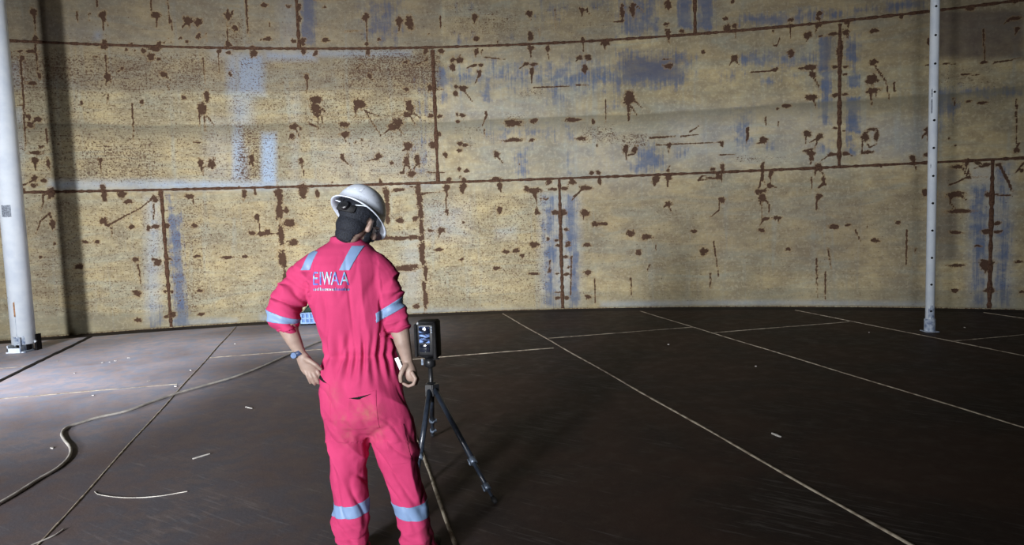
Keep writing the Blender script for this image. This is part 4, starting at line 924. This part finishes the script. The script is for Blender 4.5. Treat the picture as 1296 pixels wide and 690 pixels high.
def strip(top, bot, mid, xr, test=None, **kw):
    x0, x1 = P(xr[0], mid[1]).x, P(xr[1], mid[1]).x
    b = cut_patch(cov_me, [edge(*top, mid), edge(*bot, mid)], kw.pop('off', .0025), lambda c, n: x0 < c.x < x1 and (test is None or test(c, n)))
    return pp(kw.pop('name', 'reflective_band'), b, kw.pop('mat', M_TAPE), True, coverall)
strip(((420, 636), (467, 629.5)), ((420, 651), (467, 645)), (443, 641), (405, 484))
strip(((498, 632.5), (541, 634)), ((500, 649), (541, 652)), (520, 642), (484, 560))
strip(((336, 386.5), (374, 399)), ((336, 401.5), (374, 406)), (352, 396), (325, 385), lambda c, n: to_px(c)[1] > 384)
strip(((478, 394.5), (508, 376)), ((484, 403), (514, 386.5)), (496, 390), (474, 530), lambda c, n: to_px(c)[0] > 476)
back = lambda c, n: n.y < -.12
band([(395, 318), (406, 318), (397.5, 340.5), (387, 340.5)], (396, 330), lambda c, n: n.y < .1 or n.z > .3)
band([(449, 311), (463, 311), (450, 339.5), (437.5, 339.5)], (450, 325), lambda c, n: n.y < .1 or n.z > .3)
# pockets
band([(449, 489), (483, 484.5), (487, 531), (452, 533)], (468, 510), back, .0016, M_PINK, 'back_pocket')
band([(410, 474), (426, 480), (428, 524), (411, 524)], (418, 500), back, .0016, M_PINK, 'back_pocket')
band([(491, 536), (514, 530), (524, 577), (500, 580)], (507, 555), back, .0016, M_PINK, 'tool_pocket')
band([(451, 493.5), (464, 491.3), (464, 494.5)], (460, 493.2), back, .0045, M_DARK, 'pocket_opening')
band([(463.5, 491.3), (478, 488.2), (463.5, 494.5)], (467, 492), back, .0045, M_DARK, 'pocket_opening')
band([(408, 470), (421, 478.2), (410, 475.5)], (412, 474.5), back, .0045, M_DARK, 'pocket_opening')
# turned-up collar
b = bmesh.new(); Rc = []
for py, rx, ry, dyc, q in ((300.0, .062, .068, .034, 0), (300.0, .067, .073, .034, 0), (307, .074, .080, .030, 0), (315.5, .088, .087, .021, 0), (315.5, .080, .080, .021, 0)):
    c = P(438.5, py, dyc)
    Rc.append([b.verts.new(c + Vector((rx * math.cos(t), ry * math.sin(t), .012 * math.sin(t) + .002 * math.sin(5 * t)))) for t in np.linspace(0, 2 * math.pi, 40, endpoint=False)])
for i in range(5):
    p, q = Rc[i], Rc[(i + 1) % 5]
    for k in range(40): b.faces.new((p[k], p[(k + 1) % 40], q[(k + 1) % 40], q[k]))
pp('collar', b, M_PINK, True, coverall)
# sleeve hems
strip(((350, 417), (378, 407.5)), ((351, 421), (379, 412)), (364, 414.5), (340, 384), lambda c, n: True, name='cuff', mat=M_PINK, off=.004)
strip(((489, 417), (519, 410)), ((490, 422), (520, 415)), (504, 416), (484, 525), lambda c, n: True, name='cuff', mat=M_PINK, off=.004)

# ---- lettering across the shoulders
m, nt, bs = new_mat('silver_blue_lettering')
tc = nt.nodes.new('ShaderNodeTexCoord').outputs['Object']; n1 = noise_tex(nt, tc, 26, 2)
nt.links.new(mixc(nt, ramp01(nt, n1, .4, .6), (.08, .12, .40), (.30, .52, .60)), bs.inputs['Base Color']); bs.inputs['Roughness'].default_value = .4
M_LET = m
def lettering(text, x0, x1, ytop, ybot, name, squeeze=1.0):
    cu = bpy.data.curves.new('t', 'FONT'); cu.body = text; cu.size = 1; cu.space_character = squeeze
    o = bpy.data.objects.new('t', cu); COL.objects.link(o)
    dg = bpy.context.evaluated_depsgraph_get(); dg.update()
    me = bpy.data.meshes.new_from_object(o.evaluated_get(dg)); bpy.data.objects.remove(o)
    b = bmesh.new(); b.from_mesh(me)
    bmesh.ops.triangulate(b, faces=b.faces[:])
    xs = [v.co.x for v in b.verts]; ys = [v.co.y for v in b.verts]; lx, hx, ly, hy = min(xs), max(xs), min(ys), max(ys)
    for v in b.verts:
        v.co = Vector((x0 + (v.co.x - lx) / (hx - lx) * (x1 - x0), ybot + (v.co.y - ly) / (hy - ly) * (ytop - ybot), 0))
    for _ in range(2):
        bmesh.ops.subdivide_edges(b, edges=[e for e in b.edges if e.calc_length() > 3.0], cuts=1)
        bmesh.ops.triangulate(b, faces=b.faces[:])
    for v in b.verts:
        src = P(v.co.x, v.co.y, -.5); dst = P(v.co.x, v.co.y, .5); d = (dst - src).normalized()
        h = bvh.ray_cast(src, d)[0]
        v.co = (h if h else P(v.co.x, v.co.y, -.12)) - d * .0042
    r = bmesh.ops.extrude_face_region(b, geom=b.faces[:])
    bmesh.ops.translate(b, verts=[v for v in r['geom'] if isinstance(v, bmesh.types.BMVert)], vec=(0, .003, 0))
    return pp(name, b, M_LET, False, coverall)
for ch, a, b_ in (('E', 396.2, 402.6), ('I', 404.6, 406.4), ('W', 407.4, 420.0), ('A', 418.6, 429.4), ('A', 430.2, 441.6)):
    lettering(ch, a, b_, 344.2, 361.0, 'logo_letter')
lettering('ıııllıııııııılıııılııı', 396.8, 442.0, 364.0, 368.0, 'logo_small_print', 1.0)

# ---- body: one continuous skin
HC = P(453, 282.5, .035)
HR = (Matrix.Rotation(math.radians(-28), 3, 'Z') @ Matrix.Rotation(math.radians(9), 3, 'Y') @ Matrix.Rotation(math.radians(-25), 3, 'X'))
HATR = Matrix.Rotation(math.radians(9), 3, 'Z') @ HR @ Matrix.Rotation(math.radians(-11), 3, 'X') @ Matrix.Rotation(math.radians(4), 3, 'Y')
def hh(x, y, z): return HC + HR @ Vector((-.012, -.004, .022)) + HATR @ Vector((x, y, z - .010))
def hd(x, y, z): return HC + HR @ Vector((x, y, z))
body = bmesh.new()
ellipsoid(body, hd(0, -.012, .035), (.074, .094, .088), HR)
ellipsoid(body, hd(0, .035, -.02), (.064, .060, .078), HR)
ellipsoid(body, hd(0, .05, -.078), (.046, .046, .036), HR)
ellipsoid(body, hd(0, -.03, -.03), (.066, .068, .06), HR)
for s in (-1, 1):
    ellipsoid(body, hd(s * .0765, -.004, -.008), (.008, .018, .028), HR @ Matrix.Rotation(s * .35, 3, 'Z'))
    ellipsoid(body, hd(s * .074, -.008, -.020), (.012, .014, .018), HR)
    ellipsoid(body, hd(s * .045, .07, -.03), (.022, .022, .022), HR)
    ellipsoid(body, hd(s * .030, .088, .018), (.024, .012, .009), HR)
tube2(body, [hd(0, .09, .012), hd(0, .102, -.01), hd(0, .112, -.03)], [.010, .012, .016], 10, Vector((1, 0, 0)))
ellipsoid(body, hd(0, .090, -.060), (.024, .012, .007), HR); ellipsoid(body, hd(0, .089, -.070), (.021, .012, .008), HR)
tube2(body, [hd(0, -.028, -.03), hd(0, -.035, -.075), P(441, 304, .03), P(441, 318, .02)], [.056, .052, .056, .066], 22)
ring_loft(body, rows_to_rings(TORSO[3:], .040), 30, 2.2)
ring_loft(body, rows_to_rings(LEG_L, .032), 20, 2.0); ring_loft(body, rows_to_rings(LEG_R, .032), 20, 2.0)
for rows in (LEG_L, LEG_R):                       # ankles into the boots
    py, xl, xr, dyc, ry = rows[-1]; c = P((xl + xr) / 2, py, dyc); tube2(body, [c + Vector((0, 0, .06)), Vector((c.x, c.y, .05))], .045, 14)
tube2(body, [P(*p) for p in ARM_L], [r - .028 for r in ARM_LR[:-1]] + [.041], 18); tube2(body, [P(*p) for p in ARM_R], [r - .026 for r in ARM_RR[:-1]] + [.042], 18)
# left forearm, hand on the hip with the thumb at the pocket
tube2(body, [P(362, 408, -.055), P(366, 419, -.06), P(372, 431, -.062), P(378, 443, -.062), P(381, 449, -.062)], [.043, (.040, .038), (.034, .032), (.026, .022), (.0245, .019)], 18)
tube2(body, [P(380.5, 448, -.062), P(385, 456, -.062), P(389.5, 464, -.060), P(393, 470, -.058)], [(.0245, .018), (.032, .019), (.036, .018), (.033, .014)], 18)
FR = .0082
for chain in ([(384.5, 464, -.064), (388.5, 474, -.070), (391.5, 481, -.064), (393, 485, -.054)], [(389.8, 468, -.063), (394.2, 477.5, -.070), (397.4, 484.5, -.062), (398.6, 487, -.052)], [(395, 469, -.060), (399.4, 477, -.066), (402.6, 483.0, -.058), (403.6, 485.2, -.048)], [(399.2, 466, -.054), (403.4, 472.5, -.058), (406.4, 477.5, -.05), (407.4, 479.5, -.042)]):
    tube2(body, [P(*q) for q in chain], [FR * 1.12, FR * 1.02, FR * .94, FR * .8], 10)
tube2(body, [P(386, 453.5, -.07), P(393, 457.5, -.082), P(400, 462, -.086), P(406, 467.5, -.080)], [.014, .0118, .0098, .0085], 10)
# right forearm, loosely closed hand
tube2(body, [P(504, 410, -.02), P(506.8, 421, -.028), P(510, 435, -.034), P(514, 450, -.036), P(516.3, 460, -.036)], [.044, (.0415, .038), (.035, .033), (.027, .024), (.0235, .021)], 18)
tube2(body, [P(516, 459, -.036), P(517.6, 465, -.036), P(519.6, 472, -.034), P(521, 476.5, -.032)], [(.0235, .020), (.028, .026), (.030, .033), (.027, .033)], 18)
for j, dy in enumerate((-.066, -.046, -.026, -.006)):
    o = j * .9
    tube2(body, [P(521.5 + o, 472, dy), P(526 + o, 479.5, dy - .006), P(523.5 + o, 486.5, dy - .008), P(517 + o, 489 - j * .4, dy - .008), P(510.5 + o, 485.6, dy - .004)], [FR * 1.2, FR * 1.14, FR * 1.05, FR, FR * .88], 10)
tube2(body, [P(513.5, 462.5, -.056), P(509.2, 469, -.072), P(506.6, 476.5, -.080), P(507.4, 483, -.078)], [.0135, .0118, .0102, .0088], 10)
body_me = remeshed(body, .0038, 3, .45)
m, nt, bs = new_mat('skin')
tc = nt.nodes.new('ShaderNodeTexCoord').outputs['Object']; n1 = noise_tex(nt, tc, 22, 4); n2 = noise_tex(nt, tc, 160, 3)
nt.links.new(mixc(nt, ramp01(nt, n1, .3, .7), (.30, .215, .175), (.23, .16, .13)), bs.inputs['Base Color']); bs.inputs['Roughness'].default_value = .55
bump(nt, bs, n2, .12, .002)
M_SKIN = m
body_o = pp('body', body_me, M_SKIN)
# hair and beard grow out of the head surface
M_HAIR = simple_mat('short_black_hair', (.016, .019, .028), .75, 0, .3, 180, .3, None, .7)
HRi = HR.inverted()
def grow(name, test, off):
    b = bmesh.new(); b.from_mesh(body_me)
    bmesh.ops.delete(b, geom=[v for v in b.verts if not test(HRi @ (v.co - HC))], context='VERTS'); b.normal_update()
    for v in b.verts:
        l = HRi @ (v.co - HC); fade = min(1, max(.12, (l.z + .118) / .05)) if name == 'hair' else 1
        v.co += v.normal * (off * fade + .0012 * mnoise.noise(v.co * 210))
    r = bmesh.ops.extrude_face_region(b, geom=b.faces[:])
    nv = [v for v in r['geom'] if isinstance(v, bmesh.types.BMVert)]
    for v in nv: v.co -= v.normal * (off + .004)
    return pp(name, b, M_HAIR, True)
def in_ear(l): return abs(l.x) > .066 and -.030 < l.y < .024 and -.048 < l.z < .026
grow('hair', lambda l: l.length < .17 and not in_ear(l) and ((l.y < -.022 - max(0, min(1, (-.02 - l.z) / .05)) * .026 and l.z > -.116) or (l.z > .055 and l.y < .075) or (l.y < .03 and l.z > .016)), .0045)
grow('beard', lambda l: l.length < .17 and not in_ear(l) and ((l.y > .012 and l.z < -.045 and l.y > .0 - (l.z + .06) * .4) or (.008 < l.y < .036 and l.z < .0 and abs(l.x) > .05)) and not (abs(l.x) < .028 and -.078 < l.z < -.05), .0035)
# eyes
for s in (-1, 1):
    b = bmesh.new(); ellipsoid(b, hd(s * .031, .083, .002), (.013, .012, .010), HR, 14, 8); pp('eye', b, simple_mat('eye_white', (.7, .68, .65), .2, 0, .05, 9), True)
# ---- hard hat
m, nt, bs = new_mat('white_hat_plastic')
tc = nt.nodes.new('ShaderNodeTexCoord').outputs['Object']; n1 = noise_tex(nt, tc, 16, 5, .6); n2 = noise_tex(nt, tc, 60, 4, .7)
nt.links.new(mixc(nt, math_node(nt, 'MULTIPLY', ramp01(nt, math_node(nt, 'MULTIPLY', n1, n2), .27, .36), .45), (.62, .68, .78), (.30, .31, .34)), bs.inputs['Base Color']); bs.inputs['Roughness'].default_value = .3
M_HAT = m
def hat_ring(rx, ry, z, n=48, front=0.0, rear=0.0, side=0.0):
    out = []
    for k in range(n):
        t = 2 * math.pi * k / n; cx, sy = math.cos(t), math.sin(t)
        f = front * max(0, sy)**1.5 + rear * max(0, -sy)**1.5 + side * abs(cx)
        out.append((cx * (rx + f * .9), sy * (ry + f), z + (-.010 * max(0, sy)**2 if f else 0)))
    return out
HATZ = .022
prof_out = [hat_ring(.113, .136, HATZ - .006, front=.038, rear=.014, side=.010), hat_ring(.113, .136, HATZ - .001, front=.040, rear=.016, side=.012), hat_ring(.112, .134, HATZ + .006, front=.02, rear=.008, side=.006), hat_ring(.110, .132, HATZ + .014)]
for v in np.linspace(.14, 1.0, 11):
    a = v * math.pi / 2; prof_out.append(hat_ring(.110 * math.cos(a)**.72, .132 * math.cos(a)**.72, HATZ + .014 + .120 * math.sin(a)))
prof_in = [[(x * .965, y * .968, max(z - .004, HATZ - .003)) for x, y, z in r] for r in prof_out[3:]]
prof_in = [[(x * .985, y * .985, z - .003) for x, y, z in prof_out[2]]] + prof_in
b = bmesh.new()
def loft_closed(b, prof, flip=False):
    R = [[b.verts.new(hh(*q)) for q in r] for r in prof]
    for r, q in zip(R, R[1:]):
        for k in range(len(r)): b.faces.new((r[k], r[(k + 1) % len(r)], q[(k + 1) % len(r)], q[k]))
    b.faces.new(R[-1]); return R
Ro = loft_closed(b, prof_out); Ri = loft_closed(b, prof_in)
for k in range(48): b.faces.new((Ro[0][k], Ro[0][(k + 1) % 48], Ri[0][(k + 1) % 48], Ri[0][k]))
hat = pp('hard_hat', b, M_HAT, True); hat['label'] = 'white hard hat'
b = bmesh.new()      # crown ridges
for xo in (-.030, .0, .030):
    pts = []
    for a in np.linspace(.35, math.pi - .55, 14):
        r = max(0.0, 1 - (xo / .11)**2)**.5
        pts.append(hh(xo, -math.cos(a) * .128 * r, HATZ + .012 + .121 * math.sin(a)**.86 * r))
    tube(b, pts, [(.009, .004)] * len(pts), 8)
pp('crown_ridge', b, M_HAT, True, hat)
b = bmesh.new()      # head band and rear ratchet
Rb = []
for z, e in ((HATZ - .022, 0), (HATZ + .006, 0)):
    for q in (0, .004): Rb.append([b.verts.new(hh(*p)) for p in hat_ring(.079 + q, .101 + q, z)])
for i, j in ((0, 1), (1, 3), (3, 2), (2, 0)):
    for k in range(48): b.faces.new((Rb[i][k], Rb[i][(k + 1) % 48], Rb[j][(k + 1) % 48], Rb[j][k]))
pp('head_band', b, M_RUBBER, True, hat)
b = bmesh.new(); box(b, (-.045, -.118, HATZ - .048), (.045, -.102, HATZ - .012)); bmesh.ops.bevel(b, geom=b.edges[:], offset=.005, segments=2, affect='EDGES')
for v in b.verts: v.co = hh(v.co.x, v.co.y + (v.co.x**2) * 4.5, v.co.z)
pp('ratchet_housing', b, M_RUBBER, True, hat)
b = bmesh.new(); tube(b, [hh(0, -.112, HATZ - .030), hh(0, -.128, HATZ - .030), hh(0, -.131, HATZ - .030)], [.019, .019, .015], 20); pp('ratchet_knob', b, M_BLACK, False, hat)
for s in (-1, 1):
    b = bmesh.new(); tube(b, [hh(s * .04, -.108, HATZ - .01), hh(s * .068, -.098, HATZ + .0), hh(s * .088, -.075, HATZ + .012)], [(.006, .002)] * 3, 8); pp('suspension_strap', b, M_WHITE, True, hat)
b = bmesh.new(); tube(b, [hh(.082, -.01 + .026 * math.cos(t), HATZ + .075 + .019 * math.sin(t)) for t in np.linspace(0, 2 * math.pi, 20)], .0025, 6)
bt = BVHTree.FromPolygons([v.co for v in hat.data.vertices], [p.vertices[:] for p in hat.data.polygons])
for v in b.verts:
    h = bt.find_nearest(v.co)
    if h[0] is not None: v.co = h[0] + (v.co - h[0]).normalized() * .0008 if (v.co - h[0]).length > .004 else v.co
pp('emblem_ring', b, M_CHIP, True, hat)
# ---- wrist watch
b = bmesh.new(); c0, c1 = P(376.8, 447.0, -.062), P(380.4, 454.0, -.062); ax = (c1 - c0).normalized(); cw = (c0 + c1) / 2 - ax * .013
x_ = ax.cross(YAX).normalized(); y_ = x_.cross(ax).normalized(); rr = []
for t, r in ((-.011, 1.0), (-.011, 1.12), (.011, 1.12), (.011, 1.0)):
    rr.append([b.verts.new(cw + ax * t + x_ * .0262 * r * math.cos(a) + y_ * .0222 * r * math.sin(a)) for a in np.linspace(0, 2 * math.pi, 28, endpoint=False)])
for i in range(4):
    p, q = rr[i], rr[(i + 1) % 4]
    for k in range(28): b.faces.new((p[k], p[(k + 1) % 28], q[(k + 1) % 28], q[k]))
watch = pp('wrist_watch', b, simple_mat('navy_watch_strap', (.05, .08, .18), .5, 0, .2, 30), True)
b = bmesh.new(); cc = cw + x_ * -.012 - YAX * .022
tube(b, [cc + YAX * .006, cc - YAX * .004, cc - YAX * .005], [.014, .014, .012], 18); pp('watch_case', b, simple_mat('blue_steel_watch', (.10, .16, .30), .3, .5, .2, 30), False, watch)
# ---- boots
M_BOOT = simple_mat('dark_leather_boot', (.045, .03, .022), .6, 0, .2, 18, .4)
for rows, turn in ((LEG_L, .18), (LEG_R, -.22)):
    py, xl, xr, dyc, ry = rows[-1]; c = P((xl + xr) / 2, py, dyc); Rz = Matrix.Rotation(turn, 3, 'Z')
    w = lambda x, y, z: Vector((c.x, c.y, 0)) + Rz @ Vector((x, y, z))
    b = bmesh.new()
    tube2(b, [w(0, 0, .15), w(0, -.005, .10), w(0, -.015, .055)], [(.052, .058), (.05, .058), (.048, .055)], 20)
    tube2(b, [w(0, -.05, .045), w(0, .03, .055), w(0, .11, .050), w(0, .165, .040)], [(.040, .030), (.044, .042), (.049, .036), (.040, .026)], 20, Vector((0, 0, 1)))
    bo = pp('boot', remeshed(b, .006, 4), M_BOOT)
    b = bmesh.new(); n = 24; top_, bot_ = [], []
    for k in range(n):
        t = 2 * math.pi * k / n; x, y = .050 * math.cos(t), .060 + .150 * math.sin(t); x *= 1 - .25 * max(0, -math.sin(t))
        top_.append(b.verts.new(w(x, y, .026))); bot_.append(b.verts.new(w(x, y, .001)))
    b.faces.new(top_); b.faces.new(bot_[::-1])
    for k in range(n): b.faces.new((top_[k], bot_[k], bot_[(k + 1) % n], top_[(k + 1) % n]))
    pp('sole', b, M_RUBBER, False, bo)
# slip of paper at the right hand
b = bmesh.new(); A, B = P(501.6, 453, -.050), P(509.5, 471, -.055); w_ = (B - A).cross(YAX).normalized() * .0085
for q in (0, .0012): 
    for c in (A - w_, A + w_, B + w_, B - w_): b.verts.new(c + YAX * q)
b.verts.ensure_lookup_table(); V = b.verts
for f in ((0, 1, 2, 3), (7, 6, 5, 4), (0, 4, 5, 1), (1, 5, 6, 2), (2, 6, 7, 3), (3, 7, 4, 0)): b.faces.new([V[k] for k in f])
slip = from_bm('paper_slip', b, simple_mat('white_paper', (.75, .78, .82), .6, 0, .05, 40))
tag(slip, 'narrow white slip held in the right hand of the worker', 'paper')
